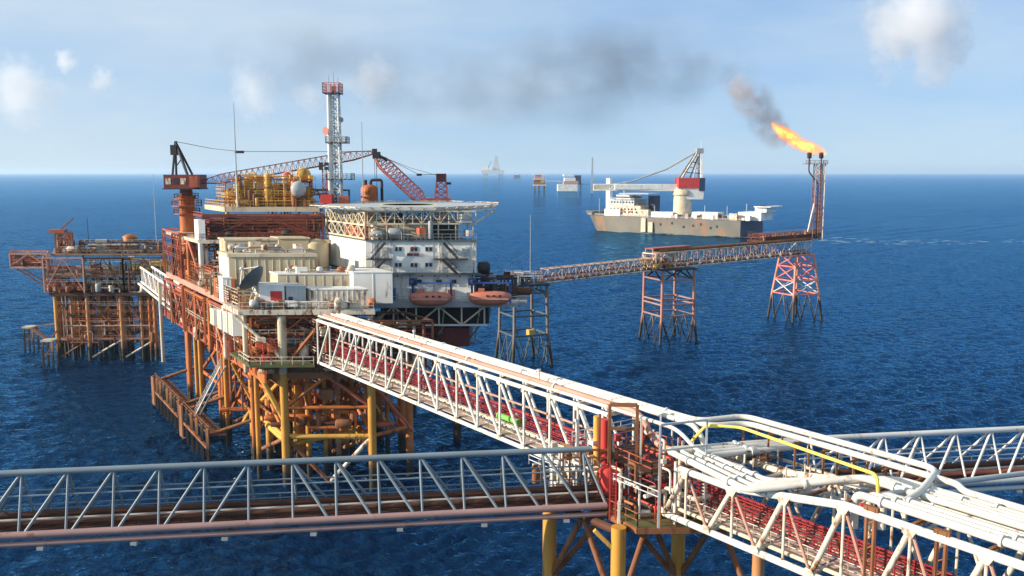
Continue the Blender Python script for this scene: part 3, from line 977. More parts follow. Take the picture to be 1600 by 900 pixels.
for (px, d, m, r) in ((298, 178, 'legorange', .5), (308, 170, 'legyellow', .36), (345, 158, 'legorange', .5), (356, 156, 'legorange', .4), (418, 139, 'legyellow', .55), (470, 138, 'legorange', .5), (512, 141, 'legorange', .36), (536, 142, 'legyellow', .6), (548, 143, 'legyellow', .5), (604, 148, 'legorange', .42), (627, 150, 'legorange', .7)):
    q = PY(px, 600, d)
    build(MB().tube(V(q.x, d, -6), V(q.x, d, 17.8), r, 14), 'leg', m, pl)
# decks
build(SK(1.2, 24, 5, 74, 17.6, 18.3), 'cellar_deck', 'deck', pl)
for k in range(9):                                   # orange plate girder panels along the left edge
    build(SK(.9, 1.2, k * 8.2 - 1.0, k * 8.2 + 7.1, 17.0, 18.35), 'edge_girder', 'rustred' if k > 3 else 'orange', pl)
build(SK(1.0, 20, 1.3, 1.7, 17.2, 18.2), 'front_girder', 'rust', pl)
build(rail_mb([PP(1.0, -.9, 18.35), PP(1.0, 72.5, 18.35)], 1.25, .05, 1.0, 4), 'handrail', 'orange', pl)
build(SK(-2.2, 18, .6, 9, 27.05, 27.8), 'main_deck', 'oldwhite', pl)
build(SK(-.4, 18, 9, 62, 26.7, 27.75), 'main_deck', 'primer', pl)
build(SK(18, 44, 14.5, 55, 26.2, 27.2), 'main_deck', 'grey', pl)
build(SK(-1.5, 8, -2.0, 9, 19.6, 20.0), 'landing_deck', 'green', pl)
build(rail_mb([PP(-1.4, 4, 20), PP(-1.4, -1.9, 20), PP(7.9, -1.9, 20)], 1.15, .05, 1.4), 'handrail', 'oldwhite', pl)
build(SK(-1, 20, 10, 60, 22.6, 22.9), 'mezzanine_deck', 'deck', pl)
build(rail_mb([PP(-2, .7, 27.8), PP(17.8, .7, 27.8)], 1.1, .035, 1.6), 'handrail', 'oldwhite', pl)
build(rail_mb([PP(-.2, 9.2, 27.8), PP(-.2, 60, 27.8)], 1.1, .04, 1.8), 'handrail', 'orange', pl)
build(SK(0, 24, 33.6, 62, 35.4, 36.0), 'upper_deck', 'oldwhite', pl)
build(SK(7, 24.5, 42, 58, 40.7, 41.6), 'top_deck', 'cream', pl)
build(rail_mb([PP(.2, 33.8, 36), PP(21, 33.8, 36)], 1.1, .035, 1.6), 'handrail', 'rust', pl)
build(rail_mb([PP(7.2, 42.2, 41.6), PP(24.3, 42.2, 41.6)], 1.1, .04, 1.5), 'handrail', 'yellow', pl)
build(rail_mb([PP(7.2, 42.2, 41.6), PP(7.2, 57.5, 41.6)], 1.1, .04, 1.5), 'handrail', 'yellow', pl)
# columns between decks
for (u, v, z0, z1, r, m) in [(4.5, 1.6, 18, 26.8, .66, 'cream'), (17.6, 1.6, 18, 26.8, .5, 'oldwhite'), (-.6, 3, 18, 26.8, .4, 'cream'), (11, 1.2, 18, 26.8, .34, 'orange'),
                             (1.6, 7, 18, 26.8, .45, 'orange'), (-.8, 14, 18, 26.8, .4, 'oldwhite'), (-.8, 24, 18, 26.8, .42, 'orange'), (-.8, 34, 18, 26.8, .42, 'rustred'), (-.8, 44, 18, 26.8, .42, 'orange'), (-.8, 55, 18, 26.8, .42, 'rust'),
                             (.5, 34, 27.8, 35.5, .45, 'white'), (1.6, 34.5, 27.8, 35.5, .3, 'oldwhite'), (.5, 44, 27.8, 35.5, .4, 'orange'), (.5, 54, 27.8, 35.5, .4, 'rustred'), (12, 34.5, 27.8, 35.5, .35, 'oldwhite'), (22, 34.5, 27.8, 35.5, .4, 'cream'),
                             (7.6, 42.5, 36, 40.7, .35, 'yellow'), (15, 42.5, 36, 40.7, .3, 'oldwhite'), (24, 42.5, 36, 40.7, .35, 'yellow')]:
    build(MB().tube(PP(u, v, z0), PP(u, v, z1), r, 14), 'column', m, pl)
for (a, b, m) in [((4.5, 1.2, 20.2), (-2, 3, 26.6), 'oldwhite'), ((4.3, 1.6, 18.5), (11, 1.3, 26.6), 'orange'), ((-.5, 3, 26.5), (6, 6, 18.5), 'orange'), ((1.6, 7, 26.5), (8, 8, 18.4), 'orange'), ((17.6, 1.6, 18.6), (11, 1.2, 26.5), 'rustred'),
                  ((-.8, 14, 18.4), (-.8, 24, 26.6), 'orange'), ((-.8, 24, 18.4), (-.8, 34, 26.6), 'rustred'), ((-.8, 34, 26.6), (-.8, 44, 18.4), 'orange'), ((-.8, 44, 18.4), (-.8, 55, 26.6), 'rustred'),
                  ((.5, 34, 28), (.5, 44, 35.4), 'rustred'), ((.5, 54, 28), (.5, 44, 35.4), 'orange')]:
    member(pl, 'deck_brace', PP(*a), PP(*b), .26, m, 8)

# ---- cluttered process modules on and between the decks
def clutter(label, u0, u1, v0, v1, z0, z1, n, seed, mats, frame='rust', name='process_module', cat='process module', posts=True, group='process modules of the production platform', pp=PP, rp=(.07, .26), dens=.6, bs=1.0):
    r = random.Random(seed)
    t = thing(name, label, cat, pp((u0 + u1) / 2, (v0 + v1) / 2, z0), group=group)
    if posts:
        for u in (u0, u1):
            for v in (v0, v1):
                build(MB().beam(pp(u, v, z0), pp(u, v, z1), .32), 'column', frame, t)
        for z in (z1,):
            mb = MB()
            mb.beam(pp(u0, v0, z), pp(u1, v0, z), .3).beam(pp(u1, v0, z), pp(u1, v1, z), .3).beam(pp(u1, v1, z), pp(u0, v1, z), .3).beam(pp(u0, v1, z), pp(u0, v0, z), .3)
            build(mb, 'ring_beam', frame, t)
        build(MB().beam(pp(u0, v0, z0 + .2), pp((u0 + u1) / 2, v0, z1), .2).beam(pp(u1, v0, z0 + .2), pp((u0 + u1) / 2, v0, z1), .2), 'front_brace', frame, t)
        build(MB().beam(pp(u0, v0, z1 - .2), pp(u0, (v0 + v1) / 2, z0), .2).beam(pp(u0, v1, z1 - .2), pp(u0, (v0 + v1) / 2, z0), .2), 'side_brace', frame, t)
    U = lambda: u0 + r.random() * (u1 - u0)
    W = lambda: v0 + r.random() ** 1.6 * (v1 - v0)
    Z = lambda: z0 + r.random() * (z1 - z0)
    for k in range(n):
        q = r.random()
        m = r.choice(mats)
        if q < .34:
            v, z = W(), Z()
            a, b = sorted((U(), U()))
            build(MB().path(fillet([pp(a, v, z), pp(b, v, z), pp(b, v, max(z0, z - 1.5 - r.random() * 2))], .4), r.uniform(*rp), 8), 'pipe', m, t)
        elif q < .50:
            u, z = U() * .25 + u0 * .75, Z()
            a, b = sorted((W(), W()))
            build(MB().path(fillet([pp(u, a, z), pp(u, b, z), pp(u, b, z0)], .4), r.uniform(*rp), 8), 'pipe', m, t)
        elif q < .68:
            u, v = U(), W()
            build(MB().tube(pp(u, v, z0), pp(u, v, Z()), r.uniform(*rp), 8), 'riser', m, t)
        elif q < .85:
            u, v, z = U(), W(), Z()
            du, dv, dz = bs * r.uniform(.4, 1.8), bs * r.uniform(.4, 1.6), bs * r.uniform(.5, 1.7)
            z = min(z, z1 - dz)
            build(sk2(pp, u, min(u + du, u1), v, min(v + dv, v1) + .05, max(z0, z), max(z0, z) + dz), 'equipment_box', m, t)
        else:
            u, v = U(), W()
            rr = bs * r.uniform(.35, .8)
            h = min(bs * r.uniform(1.3, 3.4), z1 - z0)
            if r.random() < .5:
                build(MB().vessel(pp(u, v, z0), rr, h, None, 12), 'drum', m, t)
            else:
                build(MB().vessel(pp(u, v, z0 + rr + .3), rr, h, PF, 12), 'drum', m, t)
    for k in range(int(n * dens * .3)):
        z = z0 + (k + 1) / (int(n * dens * .3) + 1) * (z1 - z0)
        if k % 2 == 0:
            build(rail_mb([pp(u0, v0 - .05, z), pp(u1, v0 - .05, z)], .9, .035, 1.3), 'handrail', r.choice(mats), t)
        else:
            build(rail_mb([pp(u0 - .05, v0, z), pp(u0 - .05, v1, z)], .9, .035, 1.3), 'handrail', r.choice(mats), t)
    return t
def sk2(pp, u0, u1, v0, v1, z0, z1):
    return MB().prism([pp(u0, v0, 0)[:2], pp(u1, v0, 0)[:2], pp(u1, v1, 0)[:2], pp(u0, v1, 0)[:2]], pp(u0, v0, z0)[2], pp(u0, v0, z1)[2])

RED = ['rustred', 'orange', 'rust', 'darkrust', 'oldwhite', 'rustred']
DRK = ['darkrust', 'maroon', 'dark', 'rust', 'darkrust', 'oldwhite']
YEL = ['yellow', 'cream', 'oldwhite', 'yellow', 'orange', 'rust']
WHT = ['white', 'cream', 'oldwhite', 'rust', 'lightgrey', 'orange']
clutter('orange and rust pipework packed between the two lower decks at the near left corner', .2, 16, 2.6, 9, 20.1, 26.4, 46, 21, RED, 'orange')
clutter('dark rusty pipework under the main deck beside the landing of the long bridge', 9, 26, -.5, 9, 18.4, 26.2, 60, 22, DRK + ['grey', 'oldwhite'], 'darkrust')
clutter('rust red pipework along the left edge behind the white lockers', -.9, 8, 11, 24, 18.4, 26.4, 46, 23, RED + ['cream'], 'rustred')
clutter('orange framed pipework halfway along the left edge above the red railing', -1.2, 8, 26, 41, 18.4, 26.4, 46, 24, RED, 'orange')
clutter('rust red pipework at the far left corner near the link bridge', -1.2, 8, 43, 60, 18.4, 26.4, 44, 25, RED, 'rustred')
clutter('tall orange and rust framework below the pedestal crane', -.8, 6, 45, 61, 27.9, 36.5, 50, 26, RED + ['orange', 'cream'], 'rustred')
clutter('dark pipework stacked under the upper deck behind the beige building', 1.6, 23, 34.8, 42, 27.9, 35.3, 60, 27, DRK, 'darkrust')
clutter('maroon pipe skids crowding the upper deck below the yellow vessels', 1.2, 22.5, 34.6, 41.5, 36.1, 40.2, 80, 28, ['maroon', 'maroon', 'darkrust', 'rustred', 'dark', 'rust'], 'maroon')
clutter('low rusty pipework on the main deck at the left behind the dish antenna', -1.4, 5, 3, 14, 27.9, 30.2, 40, 29, ['cream', 'orange', 'oldwhite', 'primer', 'yellow', 'green'], 'oldwhite', posts=False)
clutter('low rusty pipework on the main deck left of the beige building', -1.6, 3, 18, 33, 27.9, 32.0, 36, 30, RED + ['cream', 'green'], 'rust', posts=False)
clutter('yellow and cream pipework around the tall yellow vessels on the top deck', 7.6, 23.5, 42.8, 50, 41.7, 45.8, 64, 31, YEL + ['rustred'], 'yellow', posts=False)
clutter('dark machinery wedged between the upper deck and the living quarters', 21, 25, 38.5, 44, 31, 40, 26, 32, DRK, 'dark')

# maroon enclosure, dark void wall on the upper deck
single(SK(3, 21, 37, 41.8, 36.02, 39.6), 'equipment_house', 'maroon', 'long low maroon equipment house on the upper deck under the yellow vessels', 'equipment house', loc=PP(12, 37, 36))
rt = MB().vessel(PP(13, 35.8, 37.5), .75, 7.5, PF, 16)
single(rt, 'horizontal_drum', 'rustred', 'long rusty red horizontal drum at the front of the upper deck', 'drum', loc=PP(13, 35.8, 36.7))
single(SK(.2, 1.4, 33.9, 37, 36.02, 39.6), 'locker', 'white', 'tall white locker at the left front corner of the upper deck', 'locker', loc=PP(.8, 34, 36))

# ---- beige building and its neighbours on the main deck
bb = thing('deck_building', 'long beige flat-roofed building with sunlight painted white on its end, on the main deck', 'building', PP(7, 15.3, 27.8))
build(SK(.6, 14.3, 15.3, 21.6, 27.85, 34.5), 'wall', 'beige', bb)
build(SK(.35, 14.6, 15.0, 21.9, 34.5, 35.0), 'roof', 'cream', bb)
for k in range(11):
    u = 1.6 + k * 1.18
    build(SK(u, u + .08, 15.22, 15.3, 28, 34.4), 'wall_rib', 'cream', bb)
build(SK(11.4, 12.4, 15.2, 15.3, 28, 30.4), 'door', 'grey', bb)
build(SK(.52, .6, 15.5, 21.5, 28.0, 34.4), 'sunlit_end_panel', 'white', bb)  # sunlight on the beige end wall, put in as a white panel
ab = thing('deck_building', 'low beige cabin with rusty window panels behind the roof of the beige building', 'building', PP(5, 23, 33))
build(SK(2.2, 11, 23.5, 27.5, 27.9, 36.6), 'wall', 'beige', ab)
build(SK(2.0, 11.2, 23.3, 27.7, 36.6, 36.9), 'roof', 'cream', ab)
for k in range(5):
    u = 3.0 + k * 1.6
    build(SK(u, u + .9, 23.42, 23.5, 35.1, 36.1), 'window_panel', ['rust', 'grey', 'rust', 'orange', 'grey'][k], ab)
tb = thing('storage_tank', 'squat beige round-cornered tank beside the living quarters, right of the low cabin', 'tank', PP(16, 30, 28))
build(SK(12.8, 18.0, 29, 33, 27.9, 36.5), 'shell', 'beige', tb)
build(MB().vessel(PP(20, 31, 28), 2.1, 8.4), 'drum', 'beige', tb)
build(SK(12.6, 18.2, 28.8, 33.2, 36.5, 36.75), 'lid', 'cream', tb)

clutter('air units and pipes scattered on the roof of the beige building', 1.2, 13.8, 16, 21, 35.0, 36.2, 26, 91, ['lightgrey', 'oldwhite', 'rust', 'grey', 'cream'], posts=False, group=None, rp=(.05, .14), name='roof_plant', cat='roof plant', dens=0)
clutter('jumble of drums, hoses and boxes on the main deck around the red-doored cabin', -1.8, 9, 6.6, 14.5, 27.82, 29.8, 60, 92, ['rust', 'oldwhite', 'orange', 'primer', 'lightgrey', 'darkrust', 'cream', 'blue'], posts=False, group=None, rp=(.05, .16), name='deck_gear', cat='deck gear')
clutter('small drums and boxes on the roof of the long low white cabin', 7, 18, 9.4, 12.6, 32.2, 33.3, 18, 93, ['lightgrey', 'white', 'oldwhite', 'rust', 'cream'], posts=False, group=None, rp=(.05, .12), name='roof_plant', cat='roof plant', dens=0)
clutter('rusty orange pipes and hangers below the cellar deck among the legs', 2, 22, 2, 30, 9.0, 17.4, 70, 94, ['orange', 'rustred', 'rust', 'darkrust', 'orange'], posts=False, rp=(.12, .34), dens=0)
clutter('orange pipes and cable trays along the red lower left edge', .2, 3, 0, 70, 17.8, 23.5, 70, 95, ['orange', 'rustred', 'rustred', 'rust', 'cream', 'red'], posts=False, rp=(.06, .2), dens=.3)
clutter('yellow ladders, pipes and small drums crowding the front rail of the top deck', 7.4, 24, 42.4, 45, 41.7, 47.5, 46, 96, ['yellow', 'yellow', 'cream', 'orange', 'rust', 'yellow'], 'yellow', posts=False, rp=(.07, .2))
clutter('white and rusty pipes along the front edge of the main deck before the containers', -1.8, 17.6, .8, 2.2, 27.82, 29.0, 44, 97, ['oldwhite', 'rust', 'white', 'grey', 'orange', 'lightgrey'], posts=False, group=None, rp=(.04, .1), name='deck_gear', cat='deck gear', dens=0)
clutter('white and pink pipe ends crowding the gap between the beige building and the living quarters', 15, 23, 14.5, 20, 27.82, 32.5, 40, 98, ['white', 'oldwhite', 'cream', 'darkrust', 'primer', 'rust'], posts=False, group=None, rp=(.07, .2), name='deck_gear', cat='deck gear')
clutter('bundle of thin pipes and stays under the helideck around the penthouse', 24.5, 41, 17, 24, 37.1, 41.2, 40, 99, ['cream', 'dark', 'rustred', 'oldwhite', 'grey'], posts=False, group=None, rp=(.06, .14), name='pipe_bundle', cat='pipe bundle', dens=0)
# front row of containers
def cabin(label, u0, u1, v0, v1, z0, z1, m, ribs=6, group=None, roof=None):
    t = thing('container', label, 'container', PP((u0 + u1) / 2, v0, z0), group=group)
    build(SK(u0, u1, v0, v1, z0, z1), 'body', m, t)
    build(SK(u0 - .1, u1 + .1, v0 - .1, v1 + .1, z1, z1 + .16), 'roof', roof or m, t)
    w = (u1 - u0) / (ribs + 1)
    for k in range(ribs):
        build(SK(u0 + w * (k + 1) - .05, u0 + w * (k + 1) + .05, v0 - .06, v0, z0 + .1, z1 - .1), 'rib', m, t)
    return t
GCn = 'cabins along the front of the main deck'
c1 = cabin('small white cabin with a deep red door beside the dish antenna', 1.6, 5.3, 2.4, 6.2, 27.85, 31.2, 'white', 1, GCn)
build(SK(3.2, 4.9, 2.30, 2.4, 27.9, 30.4), 'door', 'red', c1)
c2 = cabin('grey container between the red-doored cabin and the long pale one', 5.7, 8.6, 2.8, 7, 27.85, 31.0, 'lightgrey', 4, GCn)
build(SK(6.0, 6.6, 2.7, 2.8, 28.6, 29.5), 'panel', 'navy', c2)
c3 = cabin('long pale ribbed container at the front edge above the truss bridge', 9.2, 17.6, 2.0, 5.4, 27.85, 30.6, 'oldwhite', 10, GCn, 'white')
c4 = cabin('long low white cabin behind the pale ribbed container', 6.4, 19, 9, 13, 27.85, 32.2, 'cream', 8, GCn, 'white')
c5 = cabin('bright white block at the foot of the living quarters, right of the long low cabin', 17.5, 23.5, 7.5, 14, 27.85, 32.6, 'white', 1, GCn)
for k, (u0, v0, z0, h) in enumerate([(-1.2, 6.2, 23.0, 3.4), (-1.2, 9.6, 23.0, 3.2), (-1.2, 13.2, 22.95, 3.0), (-1.2, 18, 22.95, 2.6)]):
    t = thing('locker', ['white locker under the main deck on the left side, nearest the corner', 'white locker second from the corner under the left side of the main deck', 'white locker third from the corner under the left side of the main deck', 'white locker farthest from the corner under the left side of the main deck'][k], 'locker', PP(u0, v0, z0), group='white lockers along the left side')
    build(SK(u0 - .4, u0 + 1.2, v0, v0 + 2.4, z0, z0 + h), 'body', 'white', t)
    build(SK(u0 - .46, u0 - .4, v0 + .4, v0 + 2.0, z0 + .2, z0 + h - .3), 'door', 'cream', t)
cw = cabin('tall white cupboard at the left edge of the main deck beside the dish', -2.0, -.7, 9.5, 12, 27.85, 31.6, 'white', 1)
single(SK(-1.6, 1.2, 14.5, 17, 27.85, 31.0), 'cabinet', 'orange', 'orange rusty cabinet left of the white end of the beige building', 'cabinet', loc=PP(-.4, 14.5, 27.85))

# ---- dish antenna
dc = PY(396, 437, 131.2)
da = thing('dish_antenna', 'large grey satellite dish seen from behind at the front left of the main deck', 'satellite dish', V(dc.x + .35, dc.y, 27.85))
ax = V(-.72, .18, .62).normalized()
prof = [(.05, -.75), (.7, -.66), (1.3, -.42), (1.9, -.02), (2.3, .4), (2.33, .46), (2.26, .44), (1.85, .06), (1.25, -.34), (.6, -.58)]
build(MB().lathe(dc, prof, 28, ax), 'reflector', 'slate', da)
fp = dc + ax * 2.4
mb = MB()
for k in range(3):
    a = 2 * math.pi * k / 3 + .5
    x = ax.cross(V(0, 0, 1)).normalized(); y = ax.cross(x)
    mb.tube(dc + ax * .42 + (x * math.cos(a) + y * math.sin(a)) * 2.25, fp, .09, 6)
build(mb, 'feed_struts', 'white', da)
build(MB().lathe(fp - ax * .2, [(.14, 0), (.3, .3), (.2, .5)], 12, ax), 'feed_horn', 'white', da)
b0 = V(dc.x + .35, dc.y, 27.85)
mb = MB().tube(b0, b0 + V(0, 0, 1.7), .34, 12).beam(b0 + V(-.8, -.4, 0), b0 + V(0, 0, 1.5), .14).beam(b0 + V(.8, .4, 0), b0 + V(0, 0, 1.5), .14).beam(b0 + V(-1.5, .2, 0), dc - ax * .5, .14)
build(mb, 'mount', 'cream', da)

# ---- tall yellow vessels on the top deck
def vvessel(px, w, ytop, y, zb, mat, label, horizontal=False, yb=None):
    p = PY(px, ytop, y)
    r = w / 2 * y / F
    t = thing('process_vessel', label, 'pressure vessel', V(p.x, y, zb), group='yellow vessels on the top deck')
    if not horizontal:
        h = p.z - zb
        build(MB().vessel(V(p.x, y, zb + .7), r, h - .7, None, 18), 'shell', mat, t)
        mb = MB()
        for k in range(4):
            a = math.pi / 4 + k * math.pi / 2
            q = V(p.x + r * .8 * math.cos(a), y + r * .8 * math.sin(a), 0)
            mb.beam(V(q.x, q.y, zb), V(q.x, q.y, zb + 1.4), .14)
        build(mb, 'legs', mat, t)
        build(MB().path(fillet([V(p.x, y, p.z - .1), V(p.x, y, p.z + .7), V(p.x + r + .5, y - .4, p.z + .7), V(p.x + r + .5, y - .4, zb)], .4), .13, 8), 'outlet_pipe', 'yellow', t)
        build(MB().lathe(V(p.x, y, zb + h * .55), [(r * 1.04, 0), (r * 1.04, .25)], 18), 'band', 'rust', t)
    else:
        c = V(p.x, y, p.z - r)
        build(MB().vessel(c - V(0, 2.0, 0), r, 5.5, V(-.25, 1, 0), 20), 'shell', mat, t)
        build(MB().beam(c + V(-r * .6, -.8, -r), V(c.x - r * .6, y - .8, zb), .3).beam(c + V(r * .6, -.8, -r), V(c.x + r * .6, y - .8, zb), .3).beam(c + V(-r, -.8, -r), c + V(r, -.8, -r), .3), 'saddle', 'rust', t)
    return t
yv = [(374, 9, 283, 'yellow', 'slim yellow column at the left end of the top deck'),
      (388, 15, 276, 'yellow', 'yellow vessel second from the left end of the top deck'),
      (404, 15, 283, 'cream', 'cream stained vessel third from the left on the top deck'),
      (418, 12, 271, 'yellow', 'tall thin yellow vessel left of the middle of the top deck'),
      (431, 17, 287, 'yellow', 'short fat yellow vessel in the middle of the top deck'),
      (447, 13, 274, 'cream', 'cream vessel with a rust band right of the middle of the top deck'),
      (460, 12, 281, 'orange', 'orange-brown vessel just left of the raised barrel on the top deck')]
for k, (px, w, yt, m, lab) in enumerate(yv):
    vvessel(px, w, yt, 166 + (k % 3) * 2.2, 41.6, m, lab)
vvessel(478, 22, 262, 169, 41.6, 'yellow', 'raised yellow barrel lying end-on at the right of the top deck', True)
vvessel(470, 24, 283, 165, 41.6, 'lightgrey', 'fat grey drum lying end-on in front of the raised yellow barrel', True)
vvessel(452, 15, 268, 172, 41.6, 'pinkred', 'pinkish red drum lying end-on behind the row of vessels', True)

# ---- red box and lamp tower beside the mast
rb = PY(508, 318, 166)
t = thing('lamp_tower', 'thin rusty red floodlight tower left of the white mast', 'lamp tower', V(rb.x, 166, 41.6))
build(MB().beam(V(rb.x - .35, 166, 41.6), V(rb.x - .35, 166, 49.0), .16).beam(V(rb.x + .35, 166, 41.6), V(rb.x + .35, 166, 49.0), .16), 'posts', 'rustred', t)
build(lattice_mb((rb.x - .35, 166, 41.8), (rb.x - .35, 166, 49), (rb.x + .35, 166, 41.8), (rb.x + .35, 166, 49), 9, .05), 'lattice', 'rustred', t)
for k in range(4):
    build(MB().box(rb.x - .9 + (k % 2) * 1.0, rb.x - .2 + (k % 2) * 1.0, 165.6, 166.0, 48.4 + (k // 2) * .8, 49.0 + (k // 2) * .8), 'lamp', 'dark', t)
p = PY(503, 318, 164)
single(MB().box(p.x - .2, p.x + 1.9, 163.5, 166, 42.0, 43.9), 'equipment_cabinet', 'red', 'bright red cabinet at the foot of the white mast', 'cabinet', loc=V(p.x + .9, 164, 42))
p = PY(530, 318, 164.5)
single(MB().box(p.x, p.x + 1.7, 164.2, 166, 42.0, 43.6), 'equipment_cabinet', 'rustred', 'dull red skid right of the foot of the white mast', 'cabinet', loc=V(p.x + .8, 165, 42))

# ---- white mast
mx_ = PY(526, 318, 167)
ms = thing('radio_mast', 'tall white lattice mast with ring platforms and a rusty top basket', 'mast', V(mx_.x, 167, 42))
zt = PY(526, 147, 167).z
hw = 1.05
legs_ = [(-hw, -hw), (hw, -hw), (hw, hw), (-hw, hw)]
for k, (a, b) in enumerate(legs_):
    build(MB().tube(V(mx_.x + a, 167 + b, 36), V(mx_.x + a * .8, 167 + b * .8, zt), .30 if k in (0, 3) else .14, 10), 'leg', 'white', ms)
for k in range(4):
    a, b = legs_[k], legs_[(k + 1) % 4]
    build(lattice_mb((mx_.x + a[0], 167 + a[1], 41), (mx_.x + a[0] * .8, 167 + a[1] * .8, zt), (mx_.x + b[0], 167 + b[1], 41), (mx_.x + b[0] * .8, 167 + b[1] * .8, zt), 12, .09, True), 'lattice', 'lightgrey' if k else 'white', ms)
build(rail_mb([V(mx_.x + .2, 165.7, 42), V(mx_.x + .2, 165.7, zt)], .5, .05, .6, 1), 'ladder', 'grey', ms)
for (py, w0, w1) in ((281, -.5, 3.2), (224, -.3, 2.4), (147, -1.35, 1.35)):
    z = PY(526, py, 167).z
    f = build(MB().box(mx_.x - 1.3 + w0 * .3, mx_.x + w1, 165.2, 168.6, z, z + .16), 'ring_platform', 'dark', ms)
    x0, x1 = mx_.x - 1.3 + w0 * .3, mx_.x + w1
    build(rail_mb([V(x0, 165.2, z), V(x1, 165.2, z), V(x1, 168.6, z), V(x0, 168.6, z), V(x0, 165.2, z)], 1.9 if py == 147 else 1.2, .05, .7, 3), 'handrail', 'pinkred' if py == 147 else 'lightgrey', f)
for k, (dx, h) in enumerate([(-.9, 3.4), (0, 4.0), (.8, 3.0)]):
    build(MB().tube(V(mx_.x + dx, 167, zt), V(mx_.x + dx, 167, zt + h), .05, 6), 'whip', 'grey', ms)
build(MB().box(mx_.x - .5, mx_.x + .4, 166.4, 167.4, zt + .3, zt + 1.5), 'top_equipment', 'primer', ms)
z = PY(517, 205, 167).z
build(MB().lathe(V(mx_.x - 1.2, 165.7, z), [(.05, 0), (.55, .1), (.75, .35)], 14, V(-.5, -.8, 0)), 'dish', 'rustred', ms)
build(MB().lathe(V(mx_.x + 1.3, 165.9, z + 2), [(.05, 0), (.4, .1), (.5, .3)], 14, V(.5, -.8, 0)), 'dish', 'grey', ms)

# ---- whip antennas
for k, (px, yt, yb, y, lab) in enumerate([(365, 160, 272, 165, 'very tall thin whip antenna above the left end of the yellow vessels'), (565, 190, 318, 165, 'thin whip antenna right of the white mast')]):
    a, b = PY(px, yb, y), PY(px, yt, y)
    t = thing('whip_antenna', lab, 'antenna', a, group='whip antennas on the production platform')
    build(MB().tube(V(b.x, y, a.z), b, .11, 6, .05), 'whip', 'grey', t)
    build(MB().tube(V(b.x, y, 41.6), V(b.x, y, a.z + .5), .2, 8), 'base', 'oldwhite', t)

# brown standing tank behind the helideck
p = PY(577, 288, 186)
tk = thing('process_vessel', 'stout orange-brown upright vessel with a pipe top behind the helideck', 'pressure vessel', V(p.x, 186, 38))
build(MB().vessel(V(p.x, 186, 38), 1.8, p.z - 38, None, 20), 'shell', 'orange', tk)
build(MB().path(fillet([V(p.x + .3, 186, p.z - .2), V(p.x + .3, 186, p.z + .9), V(p.x + 2.6, 186, p.z + .9), V(p.x + 2.6, 186, 38)], .5), .3, 10), 'pipe', 'dark', tk)
build(MB().tube(V(p.x - .8, 186, p.z - .4), V(p.x - .8, 186, p.z + .9), .35, 10), 'nozzle', 'dark', tk)
clutter('dark deck machinery behind the helideck beside the orange-brown vessel', 23, 36, 58, 66, 36, 44.4, 40, 41, DRK + ['grey'], 'dark', group='process modules of the production platform')

# ================================================================== living quarters
LX0, LX1, LY = -24.0, -5.8, 145.0
def LB(mb, x0, x1, d0, d1, z0, z1):
    """block with its front parallel to the quarters' front and sides along the platform's skew axis"""
    q = [V(x0, LY, 0) + PA_ * d0, V(x1, LY, 0) + PA_ * d0, V(x1, LY, 0) + PA_ * d1, V(x0, LY, 0) + PA_ * d1]
    return mb.prism([p[:2] for p in q], z0, z1)
lq = thing('living_quarters', 'white multi-storey living quarters with dark outside stairs under the helideck', 'accommodation block', V(-15, LY, 27.2))
build(LB(MB(), LX0, LX1, 0, 18, 31.6, 36.8), 'wall', 'white', lq)
build(LB(MB(), LX0 + .4, LX1 - .6, .25, 17, 27.2, 31.3), 'wall', 'white', lq)
build(LB(MB(), LX0 - .2, LX1 + .2, -.9, 18, 31.3, 31.6), 'gallery', 'slate', lq)
build(LB(MB(), LX0 - .1, LX1 + .1, -.5, 18.1, 36.8, 37.0), 'roof_slab', 'slate', lq)
build(LB(MB(), -21.2, -12.4, 2.5, 14, 37.0, 39.5), 'penthouse', 'cream', lq)
build(LB(MB(), -12.2, -7.0, 3.5, 14, 37.0, 39.3), 'plant_room', 'dark', lq)
build(LB(MB(), -23.6, -21.4, 2.0, 10, 37.0, 39.0), 'orange_store', 'rustred', lq)
build(LB(MB(), -22.3, -21.5, 1.0, 2.0, 37.0, 39.4), 'light_panel', 'cream', lq)
build(MB().box(-19.4, -12.9, LY - .06, LY, 31.7, 36.6), 'bright_panel', 'white', lq)
def lq_window(px, py, w=.42, h=.62):
    p = PY(px, py, LY)
    f = build(MB().box(p.x - w / 2 - .08, p.x + w / 2 + .08, LY - .13, LY - .07, p.z - h / 2 - .08, p.z + h / 2 + .08), 'window', 'lightgrey', lq)
    build(MB().box(p.x - w / 2, p.x + w / 2, LY - .16, LY - .131, p.z - h / 2, p.z + h / 2), 'pane', 'glass', f)
for px in (619.5, 625.5, 644, 650, 667, 673):
    lq_window(px, 389)
    lq_window(px, 414)
for px in (653, 657, 683, 688, 706, 711):
    p = PY(px, 440, LY)
    lq_window(px, 440)
for (px, py, w, h) in ((641, 397.5, 1.0, .45), (651, 397.5, .9, .4), (645, 388, .8, .35)):
    p = PY(px, py, LY)
    build(MB().box(p.x - w / 2, p.x + w / 2, LY - .22, LY - .17, p.z - h / 2, p.z + h / 2), 'sign', 'maroon', lq)
def stair(px0, py0, px1, py1, dy=1.0):
    a, b = PY(px0, py0, LY - dy), PY(px1, py1, LY - dy)
    mb = MB()
    for q in (0, -.7):
        mb.beam(a + V(0, q, 0), b + V(0, q, 0), .12, .34)
        mb.beam(a + V(0, q, 1), b + V(0, q, 1), .06)
    n = 12
    for k in range(n + 1):
        p = a.lerp(b, k / n)
        mb.beam(p + V(0, 0, 0), p + V(0, -.7, 0), .26, .06)
    build(mb, 'staircase', 'dark', lq)
stair(580, 405, 602, 379); stair(580, 429, 603, 405); stair(578, 462, 603, 431)
